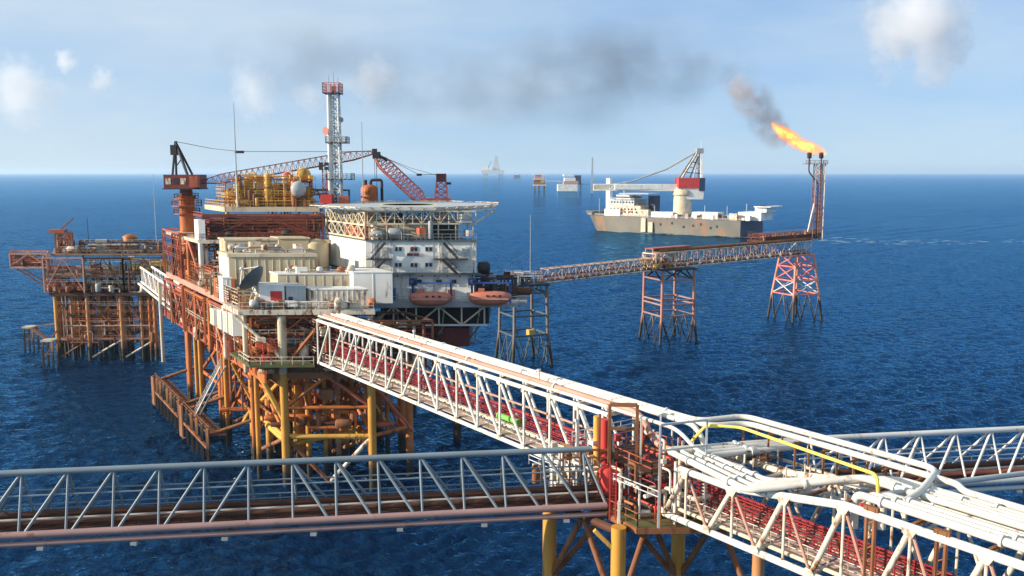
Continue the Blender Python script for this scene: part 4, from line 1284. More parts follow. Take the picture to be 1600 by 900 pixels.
stair(715, 403, 693, 379); stair(715, 428, 691, 405)
for (a, b, py) in ((573, 612, 404.5), (678, 731, 404.5)):
    p, q = PY(a, py, LY - 1.3), PY(b, py, LY - 1.3)
    f = build(MB().box(p.x, q.x, LY - 1.8, LY - .07, p.z - .12, p.z), 'landing', 'dark', lq)
    build(rail_mb([V(p.x, LY - 1.75, p.z), V(q.x, LY - 1.75, p.z)], 1.0, .03, 1.2), 'handrail', 'grey', f)
z = 31.62
build(rail_mb([V(LX0, LY - .7, z), V(LX1, LY - .7, z)], 1.0, .03, 1.4), 'handrail', 'lightgrey', lq)
build(rail_mb([V(LX0, LY - .4, 37.0), V(LX1, LY - .4, 37.0)], 1.0, .03, 1.4), 'handrail', 'grey', lq)
for k in range(1, 4):
    build(LB(MB(), LX0 - .05, LX0, k * 4.5 - .05, k * 4.5 + .05, 31.7, 36.7), 'wall_seam', 'grey', lq)
for (px, py) in ((612, 440), (735, 440), (600, 395), (730, 395)):
    p = PY(px, py, LY)
    build(MB().box(p.x - .4, p.x + .4, LY - .1, LY + .3, p.z - 1.0, p.z + 1.0), 'door', 'lightgrey', lq)
for k in range(5):
    x = LX0 + 1.6 + k * 3.9
    build(MB().box(x, x + .04, LY - .03, LY - .002, 31.7, 36.7), 'wall_seam', 'lightgrey', lq)
build(MB().box(LX0, LX1, LY - .035, LY - .003, 34.17, 34.22), 'wall_seam', 'lightgrey', lq)
for (x, z0, z1) in ((-22.9, 27.3, 36.7), (-11.9, 31.7, 36.7), (-6.3, 27.3, 36.7), (-19.9, 31.7, 36.7)):
    build(MB().tube(V(x, LY - .16, z0), V(x, LY - .16, z1), .09, 8), 'downpipe', 'oldwhite' if x > -12 else 'lightgrey', lq)
for (x, z) in ((-11.2, 32.6), (-9.8, 32.6), (-8.2, 35.0), (-21.3, 35.2), (-10.5, 35.0)):
    build(MB().box(x, x + .9, LY - .62, LY - .003, z, z + .65), 'air_conditioner', 'lightgrey', lq)
for k in range(9):
    x = LX0 + 1 + k * 2.05
    build(MB().box(x, x + .25, LY - .85, LY - .6, 31.0, 31.25), 'floodlight', 'dark', lq)
for k in range(6):
    x = -23 + k * 3.1
    build(MB().box(x, x + 1.1, LY - .2, LY + .2, 27.2, 27.2 + [1.4, .9, 1.8, 1.1, 1.6, 1.2][k]), 'wall_cabinet', ['rustred', 'lightgrey', 'grey', 'white', 'rust', 'lightgrey'][k], lq)
# dark tank on the right flank
p = PY(755, 418, 147)
t = thing('water_tank', 'dark cylindrical tank on brackets at the right flank of the living quarters', 'tank', V(p.x, 147, 31.5))
build(MB().vessel(V(p.x - 1.0, 147, p.z), .95, 2.2, V(1, 0, 0), 16), 'shell', 'dark', t)
build(MB().beam(V(LX1, 147, 31.2), V(p.x + 1.2, 147, 31.2), .3).beam(V(p.x + 1.0, 147, 31.2), V(LX1, 147, 29), .2).beam(V(p.x, 147, 31.2), V(p.x, 147, p.z - .8), .3), 'bracket', 'dark', t)

# helideck
hd = thing('helideck', 'wide pale octagonal helideck on a zigzag truss above the living quarters', 'helideck', V(-18.6, 159.5, 42))
HC, HR, HZ = V(-18.6, 159.6, 0), 16.0, 42.25
oct_ = [(HC.x + HR * math.cos(math.pi / 8 + k * math.pi / 4), HC.y + HR * math.sin(math.pi / 8 + k * math.pi / 4)) for k in range(8)]
build(MB().prism(oct_, HZ - .45, HZ), 'deck', 'lightgrey', hd)
oc2 = [(HC.x + (HR + 1.4) * math.cos(math.pi / 8 + k * math.pi / 4), HC.y + (HR + 1.4) * math.sin(math.pi / 8 + k * math.pi / 4)) for k in range(8)]
mb = MB()
for k in range(8):
    a, b, c, d = oct_[k], oct_[(k + 1) % 8], oc2[(k + 1) % 8], oc2[k]
    for i in range(7):
        t = i / 6
        mb.beam((a[0] + (b[0] - a[0]) * t, a[1] + (b[1] - a[1]) * t, HZ - .3), (d[0] + (c[0] - d[0]) * t, d[1] + (c[1] - d[1]) * t, HZ + .12), .1)
    mb.beam((*d, HZ + .12), (*c, HZ + .12), .16, .12)
    mb.beam(((a[0] + d[0]) / 2, (a[1] + d[1]) / 2, HZ - .1), ((b[0] + c[0]) / 2, (b[1] + c[1]) / 2, HZ - .1), .12, .08)
build(mb, 'safety_net_frame', 'oldwhite', hd)
build(MB().lathe(V(HC.x, HC.y, HZ + .005), [(5.2, 0), (5.2, .004), (4.6, .004), (4.6, 0)], 40), 'landing_circle', 'brightyellow', hd)
for dy, name_z in ((0.4, 0), (5.5, 0), (11, 0)):
    y = LY + dy
    xa, xb = LX0 - dy * .6 + .6, LX1 - dy * .2
    for z in (39.6, HZ - .6):
        build(MB().beam(V(xa, y, z), V(xb, y, z), .26), 'truss_chord', 'cream', hd)
    build(lattice_mb((xa, y, 39.6), (xb, y, 39.6), (xa, y, HZ - .6), (xb, y, HZ - .6), 12, .1, dy > 5, True, 6), 'truss_lattice', 'cream', hd)
for k in range(7):
    x = LX0 + .6 + k * (LX1 - LX0 - 1.2) / 6
    build(MB().beam(V(x, LY + .4, 37.0), V(x, LY + .4, 39.6), .2), 'post', 'cream', hd)
a, b = V(LX0, LY, 0), V(LX0, LY, 0) + PA_ * 18
for z in (37.2, 39.4, HZ - .7):
    build(MB().beam(V(a.x, a.y, z), V(b.x, b.y, z), .26), 'side_chord', 'cream', hd)
build(lattice_mb((a.x, a.y, 37.2), (b.x, b.y, 37.2), (a.x, a.y, 39.4), (b.x, b.y, 39.4), 6, .12, True, True, 6), 'side_lattice', 'cream', hd)
build(lattice_mb((a.x, a.y, 39.4), (b.x, b.y, 39.4), (a.x, a.y, HZ - .7), (b.x, b.y, HZ - .7), 7, .12, True, True, 6), 'side_lattice', 'cream', hd)
build(MB().beam(V(LX1 - .4, LY + .4, HZ - .6), V(LX1 + 3.0, LY + 8, HZ - .6), .25).beam(V(LX1 - .4, LY + .4, 39.6), V(LX1 + 3.0, LY + 8, HZ - .7), .22), 'outrigger', 'cream', hd)

# ---- structure under the living quarters
ld = thing('lifeboat_deck', 'steel lifeboat deck with open girders below it under the living quarters', 'deck', V(-13, 143, 26.3))
build(MB().box(-23.5, 1.0, 142.2, 150, 26.3, 26.9), 'deck_plate', 'grey', ld)
build(rail_mb([V(-23.4, 142.3, 26.9), V(1.0, 142.3, 26.9)], 1.1, .04, 1.5), 'handrail', 'lightgrey', ld)
build(MB().beam(V(-23.3, 142.6, 23.3), V(-4, 142.6, 23.3), .3), 'bottom_girder', 'greywhite', ld)
build(lattice_mb((-23, 142.6, 23.3), (-4.5, 142.6, 23.3), (-23, 142.6, 26.3), (-4.5, 142.6, 26.3), 5, .14, False, True, 6), 'girder_lattice', 'cream', ld)
for x in (-23.2, -17.2, -11, -5.2):
    build(MB().beam(V(x, 142.6, 23.3), V(x - 2.2, 150, 19.5), .22).beam(V(x, 142.6, 26.2), V(x - 1.2, 149, 19.5), .2), 'raking_strut', 'cream', ld)
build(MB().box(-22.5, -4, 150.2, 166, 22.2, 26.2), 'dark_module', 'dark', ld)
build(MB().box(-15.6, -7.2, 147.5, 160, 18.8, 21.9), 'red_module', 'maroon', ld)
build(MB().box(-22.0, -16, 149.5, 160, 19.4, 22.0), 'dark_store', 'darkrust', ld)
clutter('dark pipes and struts crowded beneath the lifeboat deck', 16, 36, 19, 25, 19, 26, 55, 44, DRK + ['cream', 'grey'], 'dark', posts=False)

# ---- lifeboats and davits
def lifeboat(label, cx, cy, cz):
    t = thing('lifeboat', label, 'lifeboat', V(cx, cy, cz - 1.1), group='orange lifeboats hanging under the living quarters')
    L = 6.8
    mb = MB()
    rings, n = [], 14
    prof = [(-.5, .02, .25, .1), (-.47, .5, .5, .1), (-.38, .86, .82, .0), (-.2, 1.05, 1.0, 0), (.1, 1.05, 1.0, 0), (.32, .9, .9, 0), (.44, .55, .62, .12), (.5, .02, .2, .2)]
    vs, fs = [], []
    for (s, w, h, dz) in prof:
        for k in range(n):
            a = 2 * math.pi * k / n
            y, zz_ = math.cos(a), math.sin(a)
            zz_ = zz_ * 1.05 if zz_ < 0 else zz_ * .95
            sq = .8
            y = math.copysign(abs(y) ** sq, y)
            vs.append((cx + s * L, cy + y * w * 1.25, cz + zz_ * h * 1.15 + dz))
    m_ = len(prof)
    for i in range(m_ - 1):
        for k in range(n):
            fs.append((i * n + k, i * n + (k + 1) % n, (i + 1) * n + (k + 1) % n, (i + 1) * n + k))
    fs += [tuple(range(n))[::-1], tuple(range((m_ - 1) * n, m_ * n))]
    mb.add(vs, fs)
    build(mb, 'hull', 'lifeboat', t, angle=60)
    build(MB().box(cx - 2.9, cx + 2.9, cy - 1.42, cy - 1.28, cz - .12, cz + .1).box(cx - 2.9, cx + 2.9, cy + 1.28, cy + 1.42, cz - .12, cz + .1), 'fender', 'primer', t)
    build(MB().prism([(cx - 1.9, cy - .5), (cx - .9, cy - .5), (cx - .9, cy + .5), (cx - 1.9, cy + .5)], cz + 1.0, cz + 1.5), 'cockpit', 'lifeboat', t)
    for k in range(3):
        build(MB().box(cx - .6 + k * 1.0, cx - .2 + k * 1.0, cy - 1.36, cy - 1.2, cz + .35, cz + .62), 'porthole', 'glass', t)
    return t
bp1, bp2 = PY(672, 466.5, 140.0), PY(766, 465, 140.5)
for p, lab in ((bp1, 'orange enclosed lifeboat hanging in front of the white wall of the living quarters'), (bp2, 'orange enclosed lifeboat hanging out beyond the right end of the living quarters')):
    lifeboat(lab, p.x, 140.2, p.z)
for p, lab in ((bp1, 'blue davit frame holding the lifeboat in front of the white wall'), (bp2, 'blue davit frame holding the lifeboat at the right end')):
    t = thing('davit', lab, 'davit', V(p.x, 142.5, 26.9), group='blue lifeboat davits')
    for dx in (-3.0, 3.2):
        build(MB().beam(V(p.x + dx, 142.6, 26.9), V(p.x + dx, 142.6, 30.6), .36, .36).beam(V(p.x + dx, 142.8, 30.5), V(p.x + dx, 139.9, 30.7), .3, .34).beam(V(p.x + dx, 142.6, 28.6), V(p.x + dx, 140.6, 30.5), .2), 'davit_arm', 'blue', t)
        build(MB().tube(V(p.x + dx * .8, 140.0, 30.6), V(p.x + dx * .8, 140.2, p.z + .8), .05, 6), 'fall_wire', 'dark', t)
    build(MB().beam(V(p.x - 3, 142.6, 30.2), V(p.x + 3.2, 142.6, 30.2), .22), 'cross_bar', 'blue', t)
    build(MB().box(p.x - 3.6, p.x - 2.4, 142.4, 143.4, 29.8, 31.0), 'winch', 'navy', t)
p = PY(610, 456, 143)
single(MB().box(p.x - .75, p.x + .75, 142.9, 144.2, 26.95, 29.2), 'tool_box', 'blue', 'bright blue box standing on the lifeboat deck left of the lifeboats', 'box', loc=V(p.x, 143, 26.95))
p = PY(575, 460, 143.5)
clutter('red winch gear at the left end of the lifeboat deck', 20.2, 23.5, 15.5, 18, 26.95, 28.8, 18, 46, ['rustred', 'red', 'dark'], 'rustred', posts=False, name='winch', cat='winch', group=None)
DPo = lambda u, v, z: V(-7 + u, 146 + v, z)
clutter('navy and blue machinery crowded at the right end of the lifeboat deck', 0, 7.8, 0, 8, 26.95, 30.8, 60, 47, ['navy', 'blue', 'dark', 'navy', 'lightgrey', 'maroon', 'darkrust'], 'navy', pp=DPo, posts=False, name='deck_machinery', cat='machinery', group=None)
build(MB().box(-6, 2.5, 144, 158, 26.3, 26.85), 'deck_plate', 'grey', ld)

# ---- pedestal crane at the left
def tri_boom(t, a, b, w, mat, n, r=.09, name='boom'):
    a, b = Vector(a), Vector(b)
    d = (b - a).normalized()
    sd = d.cross(V(0, 0, 1)).normalized()
    up = sd.cross(d).normalized()
    L = (b - a).length
    mb = MB()
    def ch(k, s):
        f = min(1, s / (L * .15) + .35, (L - s) / (L * .2) + .3)
        o = [(sd * .5 * w, -up * .45 * w), (-sd * .5 * w, -up * .45 * w), (up * .5 * w, V(0, 0, 0))][k]
        return a + d * s + (o[0] + o[1]) * f
    for k in range(3):
        mb.path([ch(k, L * i / 8) for i in range(9)], r, 6)
    for i in range(n):
        s0, s1 = L * i / n, L * (i + 1) / n
        for k in range(3):
            mb.tube(ch(k, s0), ch((k + 1) % 3, s1), r * .55, 4)
            mb.tube(ch(k, s1), ch((k + 1) % 3, s1), r * .5, 4)
    return build(mb, name, mat, t)
CX = PY(291, 300, 180).x
cr = thing('pedestal_crane', 'maroon pedestal crane with a long lattice boom at the far left of the platform', 'crane', V(CX, 180, 27.8))
build(MB().lathe(V(CX, 180, 27.8), [(1.75, 0), (1.75, 4), (1.5, 5), (1.5, 14.6), (1.9, 15.4)], 20), 'pedestal', 'orange', cr)
for z, r in ((41.2, 2.9), (39.6, 2.5), (42.6, 2.3)):
    f = build(MB().lathe(V(CX, 180, z), [(r, 0), (r, .18)], 20), 'gallery', 'rustred', cr)
    build(rail_mb([V(CX + r * math.cos(k * math.pi / 6), 180 + r * math.sin(k * math.pi / 6), z + .18) for k in range(13)], 1.0, .04, 1.5), 'handrail', 'rust', f)
build(MB().lathe(V(CX, 180, 43.2), [(1.3, 0), (1.2, 1.6)], 16), 'slew_ring', 'maroon', cr)
build(MB().box(CX - 3.6, CX + 3.5, 177.8, 182.2, 44.8, 47.5), 'machine_house', 'maroon', cr)
build(MB().box(CX - 3.9, CX + 3.6, 177.5, 182.5, 44.6, 44.8), 'house_floor', 'dark', cr)
build(MB().box(CX + 2.0, CX + 3.6, 176.4, 177.8, 45.0, 47.2), 'cab', 'rustred', cr)
for k in range(4):
    build(MB().box(CX - 3.2 + k * 1.5, CX - 2.2 + k * 1.5, 177.74, 177.8, 45.6, 46.8), 'vent_panel', 'dark' if k % 2 else 'oldwhite', cr)
at = PY(274, 221, 180)
build(MB().beam(V(CX - 2.2, 179, 47.5), at, .34).beam(V(CX - 2.2, 181, 47.5), at, .34), 'back_stay', 'dark', cr)
build(MB().beam(V(CX + .9, 178.6, 47.5), at, .4).beam(V(CX + .9, 181.4, 47.5), at, .4).beam(V(at.x + 1.2, 180, 50.8), V(CX - 1.9, 180, 49.0), .18), 'a_frame', 'dark', cr)
build(MB().box(at.x - .9, at.x + .3, 179.4, 180.6, 51.4, 53.4), 'sheave_block', 'dark', cr)
tip = PY(585, 238, 178)
tri_boom(cr, V(CX + 3.4, 179.5, 46.0), tip, 1.9, 'maroon', 30, .1)
mb = MB()
for dx in (-.3, .3):
    m0 = PY(374, 237.5, 179)
    m1 = PY(520, 237, 178)
    mb.path([at + V(0, dx, 0), PY(330, 232, 180) + V(0, dx, 0), m0 + V(0, dx, .1), m1 + V(0, dx, 0), tip + V(0, dx, .2)], .045, 5)
build(mb, 'luffing_wire', 'dark', cr)
p = PY(374, 237.5, 179)
build(MB().box(p.x - .8, p.x + .8, 178.5, 179.5, p.z - .25, p.z + .25), 'pendant_block', 'dark', cr)
build(MB().tube(tip, tip - V(0, 0, 5.5), .05, 5), 'hoist_wire', 'dark', cr)
build(MB().box(tip.x - .4, tip.x + .5, tip.y - .4, tip.y + .4, tip.z - .5, tip.z + .7), 'boom_head', 'dark', cr)

# ---- second crane behind the helideck
K = PY(690, 318, 188)
c2r = thing('pedestal_crane', 'faded red crane behind the helideck, its short lattice boom leaning left', 'crane', V(K.x, 188, 30))
build(MB().lathe(V(K.x, 188, 30), [(1.5, 0), (1.5, 9.5), (2.4, 10.4)], 18), 'pedestal', 'pinkred', c2r)
build(MB().box(K.x - 4.2, K.x + 1.8, 186, 190, 40.4, 42.6), 'machine_house', 'pinkred', c2r)
top = PY(690, 272, 188)
for (a, b) in ((-1.3, -1.2), (1.3, -1.2), (1.3, 1.2), (-1.3, 1.2)):
    build(MB().beam(V(K.x + a, 188 + b, 42.6), V(K.x + a * .6, 188 + b * .6, top.z), .26), 'mast_leg', 'pinkred', c2r)
build(lattice_mb((K.x - 1.3, 186.8, 42.6), (K.x - .8, 187.3, top.z), (K.x + 1.3, 186.8, 42.6), (K.x + .8, 187.3, top.z), 4, .1, True), 'mast_lattice', 'red', c2r)
build(MB().box(K.x - 1.0, K.x + 1.0, 187, 189, top.z - 1.6, top.z + .1), 'mast_head', 'maroon', c2r)
build(MB().box(K.x + .8, K.x + 2.0, 187, 189, top.z - 2.2, top.z - 1.7), 'service_platform', 'dark', c2r)
foot = PY(662, 322, 186.5); tip2 = PY(588, 245, 184)
tri_boom(c2r, V(foot.x, 187, 42.0), tip2, 2.6, 'pinkred', 14, .17)
build(MB().box(tip2.x - .7, tip2.x + .8, 183.4, 184.6, tip2.z - .4, tip2.z + 1.0).beam(tip2 + V(.3, 0, .6), tip2 + V(2.2, 0, -.9), .4), 'boom_head', 'dark', c2r)
bl = PY(655, 273, 187)
build(MB().path([tip2 + V(.5, 0, .5), bl, V(K.x, 187, top.z)], .05, 5).path([tip2 + V(.5, 0, .3), PY(640, 262, 186), V(K.x, 187, top.z - .5)], .04, 5), 'luffing_wire', 'dark', c2r)
build(MB().box(bl.x - .5, bl.x + .5, 186.6, 187.4, bl.z - .25, bl.z + .25), 'pendant_block', 'dark', c2r)
build(MB().path([tip2, tip2 - V(0, 0, 8)], .06, 5), 'hoist_wire', 'dark', c2r)

# ---- boat landing on the left side
bl_ = thing('boat_landing', 'low rusty boat landing with fender posts at the left foot of the production platform', 'boat landing', PP(-2.5, 35, 0))
for (v0, v1) in ((14, 33), (36, 60)):
    build(SK(-4.2, -1.4, v0, v1, 5.2, 5.6), 'walkway', 'darkrust', bl_)
    build(rail_mb([PP(-4.1, v0, 5.6), PP(-4.1, v1, 5.6)], 1.1, .05, 1.8), 'handrail', 'rust', bl_)
    n = int((v1 - v0) / 3.2)
    for k in range(n + 1):
        v = v0 + k * (v1 - v0) / n
        build(MB().beam(PP(-4.4, v, -2.5), PP(-4.4, v, 6.3), .45), 'fender_post', ['legrust', 'leggrey', 'legrust'][k % 3], bl_)
    build(MB().beam(PP(-4.5, v0, 3.2), PP(-4.5, v1, 3.2), .4), 'fender_beam', 'rust', bl_)
    for v in (v0 + .5, v1 - .5):
        build(MB().tube(PP(-4.2, v, 5.2), PP(4.5, v, 8.2), .3, 10), 'stay', 'rust', bl_)
for v in (31, 57.5):
    build(SK(-5.0, -4.7, v, v + 2.4, .4, 6.2), 'fender_panel', 'rust', bl_)
lad = PY(376, 660, 140)
ld2 = thing('access_stair', 'thin pale access stair dropping from the cellar deck to the boat landing', 'stairs', PP(-2.6, 12, 5.6))
build(MB().beam(PP(-2.6, 27, 5.6), PP(-2.2, 9, 17.8), .12, .3).beam(PP(-3.4, 27, 5.6), PP(-3.0, 9, 17.8), .12, .3), 'stringer', 'lightgrey', ld2)
build(rail_mb([PP(-3.4, 27, 5.7), PP(-3.0, 9, 17.9)], 1.0, .04, 2), 'handrail', 'lightgrey', ld2)
# ================================================================== wellhead platform at the left
WO = V(-117.5, 223.0, 0)
def WP(u, v, z):
    return WO + V(1, 0.02, 0) * u + V(-0.42, 0.9, 0) * v + V(0, 0, z)
wp = thing('wellhead_platform', 'rusty brown wellhead platform on many slender legs at the far left', 'oil platform', WP(12, 10, 0))
for v in (1, 13, 25):
    for k, u in enumerate((1.5, 9.5, 18, 26.5)):
        build(MB().tube(WP(u, v, -5), WP(u, v, 17), .55, 12), 'leg', ['legyellow', 'legrust', 'legrust', 'legorange'][k] if v < 5 else 'legrust', wp)
r4 = random.Random(9)
for k in range(52):
    u, v = 2 + r4.random() * 24, 1 + r4.random() ** 1.5 * 18
    build(MB().tube(WP(u, v, -5), WP(u, v, 17), .28 + r4.random() * .14, 10), 'conductor', r4.choice(['legrust', 'legorange', 'leggrey', 'legrust']), wp)
for v in (1, 13, 25):
    for (a, b) in ((1.5, 9.5), (9.5, 18), (18, 26.5)):
        member(wp, 'leg_brace', WP(a, v, 5.5), WP(b, v, 5.5), .3, 'primer' if v < 5 else 'rust', 8)
        member(wp, 'leg_brace', WP(a, v, 16.5), WP(b, v, 5.8), .26, 'rust', 8)
        member(wp, 'leg_brace', WP(b, v, 5.5), WP(a, v, .5), .26, 'oldwhite' if (v < 5 and a > 9) else 'rust', 8)
for u in (1.5, 9.5, 18, 26.5):
    for (a, b) in ((1, 13), (13, 25)):
        member(wp, 'leg_brace', WP(u, a, 5.5), WP(u, b, 5.5), .28, 'rust', 8)
        member(wp, 'leg_brace', WP(u, a, 16.5), WP(u, b, 6), .26, 'rust', 8)
build(sk2(WP, 0, 28, 0, 26, 16.8, 17.6), 'lower_deck', 'darkrust', wp)
build(sk2(WP, 0, 30, 0, 26, 21.6, 22.1), 'middle_deck', 'deck', wp)
build(sk2(WP, 1, 30, 6, 26, 26.6, 27.1), 'upper_deck', 'deck', wp)
build(rail_mb([WP(.2, .1, 22.1), WP(29.8, .1, 22.1)], 1.1, .05, 1.8), 'handrail', 'rust', wp)
build(rail_mb([WP(1, 6.1, 27.1), WP(30, 6.1, 27.1)], 1.1, .05, 1.8), 'handrail', 'rust', wp)
build(rail_mb([WP(.1, .1, 22.1), WP(.1, 26, 22.1)], 1.1, .05, 1.8), 'handrail', 'rustred', wp)
build(sk2(WP, -9.5, 0, 4, 14, 23.5, 24.0), 'side_deck', 'primer', wp)
clutter('pinkish rusty pipes and cages crowding the side deck of the wellhead platform', -9.5, -.2, 4, 13, 24.0, 27.2, 44, 67, ['rustred', 'primer', 'rust', 'darkrust', 'primer'], 'primer', pp=WP, group='process modules of the wellhead platform')
build(rail_mb([WP(-9.5, 4, 27.2), WP(-.2, 4, 27.2)], 1.0, .06, 1.2), 'handrail', 'rustred', wp)
build(rail_mb([WP(-9.5, 4, 24), WP(-9.5, 14, 24)], 3.6, .08, 1.2, 4), 'handrail', 'rustred', wp)
build(MB().beam(WP(-8, 5, 23.2), WP(0, 5, 18), .3).beam(WP(-8, 13, 23.2), WP(0, 13, 18), .3), 'bracket', 'rust', wp)
GW = 'process modules of the wellhead platform'
clutter('pinkish rusty pipework at the left front corner of the wellhead platform', -1, 9, -.2, 8, 17.7, 26.5, 60, 61, RED + ['primer', 'primer', 'cream'], 'primer', pp=WP, group=GW)
clutter('dark rusty pipework along the middle of the wellhead platform', 9, 19, 0, 8, 17.7, 26.5, 70, 62, DRK + ['rust', 'grey', 'cream'], 'darkrust', pp=WP, group=GW)
clutter('dark greenish pipework at the right end of the wellhead platform by the link bridge', 19, 29.5, 0, 8, 17.7, 26.5, 70, 63, DRK + ['grey', 'oldwhite', 'green'], 'darkrust', pp=WP, group=GW)
clutter('low grey and rust pipework on top of the wellhead platform', 7, 30, 6.5, 14, 27.1, 30.2, 70, 64, DRK + ['grey', 'oldwhite', 'rust', 'navy'], 'rust', pp=WP, group=GW, posts=False)
clutter('rusty stair tower standing tall at the left end of the wellhead platform', 2.2, 6.5, 7, 12, 27.1, 32.3, 30, 65, RED, 'rust', pp=WP, group=GW)
clutter('bright yellow pipework at the right end of the wellhead platform', 21.5, 31.5, 2.5, 7, 22.2, 25.4, 30, 66, ['yellow', 'brightyellow', 'yellow', 'orange'], 'yellow', pp=WP, group=GW, posts=False)
p = WP(21.5, 9, 28)
t = thing('storage_tank', 'squat orange-yellow tank on top of the wellhead platform', 'tank', p)
build(MB().vessel(p, 1.75, 4.0, None, 18), 'shell', 'orange', t)
build(MB().lathe(p + V(0, 0, 3.2), [(1.85, 0), (1.85, .2)], 18), 'band', 'yellow', t)
build(rail_mb([WP(18, 7, 28.2), WP(30.5, 7, 28.2)], 1.0, .06, 1.5), 'handrail', 'primer', wp)
single(sk2(WP, 12.4, 15.4, 7.5, 10, 27.12, 30.6), 'equipment_house', 'grey', 'dark grey equipment house on top of the wellhead platform', 'equipment house', loc=WP(14, 8, 27.1))
p = PY(89, 370, 232)
t = thing('deck_crane', 'small rusty deck crane at the left end of the wellhead platform', 'crane', V(p.x, 232, 27.1))
build(MB().tube(V(p.x, 232, 27.1), V(p.x, 232, 32.3), .5, 10), 'pedestal', 'cream', t)
build(MB().box(p.x - 1.6, p.x + 2.4, 231, 233, 32.3, 33.2), 'house', 'rustred', t)
build(MB().beam(V(p.x + 1, 232, 33), V(p.x + 4.5, 232, 36), .3), 'boom', 'rust', t)
for k, (px, yt, yb, lab) in enumerate([(239, 272, 382, 'tall pale whip antenna at the right end of the wellhead platform'), (136, 340, 390, 'short thin antenna near the middle of the wellhead platform')]):
    a, b = PY(px, yb, 232), PY(px, yt, 232)
    t = thing('whip_antenna', lab, 'antenna', V(b.x, 232, 27.1), group='whip antennas on the wellhead platform')
    build(MB().tube(V(b.x, 232, 27.1), b, .13, 6, .06), 'whip', 'lightgrey' if k == 0 else 'dark', t)
    build(MB().box(b.x - .3, b.x + .3, 231.7, 232.3, 27.1, 28.4), 'base', 'grey', t)
# its boat landing
clutter('tangle of rusty pipes and ladders hanging among the legs of the wellhead platform', 2, 27, .5, 14, 4.5, 16.6, 90, 68, ['rust', 'darkrust', 'orange', 'primer', 'oldwhite', 'darkrust'], posts=False, pp=WP, group=GW, rp=(.1, .28), dens=.4)
bl2 = thing('boat_landing', 'pair of pale rusty fender towers at the left foot of the wellhead platform', 'boat landing', WP(-3, 0, 0))
for (px, py, w) in ((50, 548, 7), (80, 572, 8)):
    c = PZ(px, py, 0)
    for (dx, dy) in ((-1.2, -1.2), (1.2, -1.2), (1.2, 1.2), (-1.2, 1.2)):
        build(MB().beam(V(c.x + dx, c.y + dy, -3), V(c.x + dx, c.y + dy, 6.8), .4), 'fender_post', 'leggrey' if dx < 0 else 'legrust', bl2)
    build(MB().box(c.x - 1.5, c.x + 1.5, c.y - 1.5, c.y + 1.5, 6.4, 6.8), 'landing', 'cream', bl2)
    build(MB().beam(V(c.x - 1.2, c.y - 1.2, 1.2), V(c.x + 1.2, c.y - 1.2, 6), .2).beam(V(c.x - 1.2, c.y - 1.2, 3.4), V(c.x + 1.2, c.y - 1.2, 3.4), .3), 'fender_brace', 'rust', bl2)
a, b = PZ(50, 548, 0), PZ(80, 572, 0)
build(MB().beam(V(a.x, a.y, 6.5), V(b.x, b.y, 6.5), .9, .3), 'walkway', 'darkrust', bl2)
build(MB().beam(V(a.x, a.y, 6.3), WP(1.5, 13, 8), .3).beam(V(b.x, b.y, 6.3), WP(1.5, 1, 8), .3), 'stay', 'rust', bl2)

# ---- link bridge between wellhead and production platform
la, lb = PZ(222, 441, 21), PZ(272, 480, 21)
d = (lb - la).normalized(); tt = V(-d.y, d.x, 0)
Lk = (lb - la).length
lk = thing('link_bridge', 'short white link bridge between the wellhead platform and the production platform', 'bridge', la)
LPo = lambda s, t, z: la + d * s + tt * t + V(0, 0, z)
for t_ in (0, 2.6):
    for z in (0, 3.6):
        build(MB().tube(LPo(-1, t_, z), LPo(Lk + 1, t_, z), .26, 8), 'chord', 'white', lk)
    build(lattice_mb(LPo(0, t_, 0), LPo(Lk, t_, 0), LPo(0, t_, 3.6), LPo(Lk, t_, 3.6), 12, .12, False, True, 6), 'truss_lattice', 'white', lk)
build(MB().beam(LPo(-1, 1.3, .2), LPo(Lk + 1, 1.3, .2), 2.2, .12), 'walkway', 'oldwhite', lk)
for k, t_ in enumerate((.7, 1.9)):
    build(MB().tube(LPo(-1, t_, 1.0), LPo(Lk + 1, t_, 1.0), .3, 8), 'pipe', ['rust', 'rustred'][k], lk)
build(MB().tube(LPo(-1, -.7, -.4), LPo(Lk + 1, -.7, -.4), .28, 8), 'pipe', 'whitepipe', lk)
p = PZ(252, 500, 17)
single(MB().tube(V(p.x, p.y, 8), V(p.x, p.y, 25), .38, 10), 'support_column', 'cream', 'pale upright column beside the link bridge at the production platform', 'column', loc=V(p.x, p.y, 8))

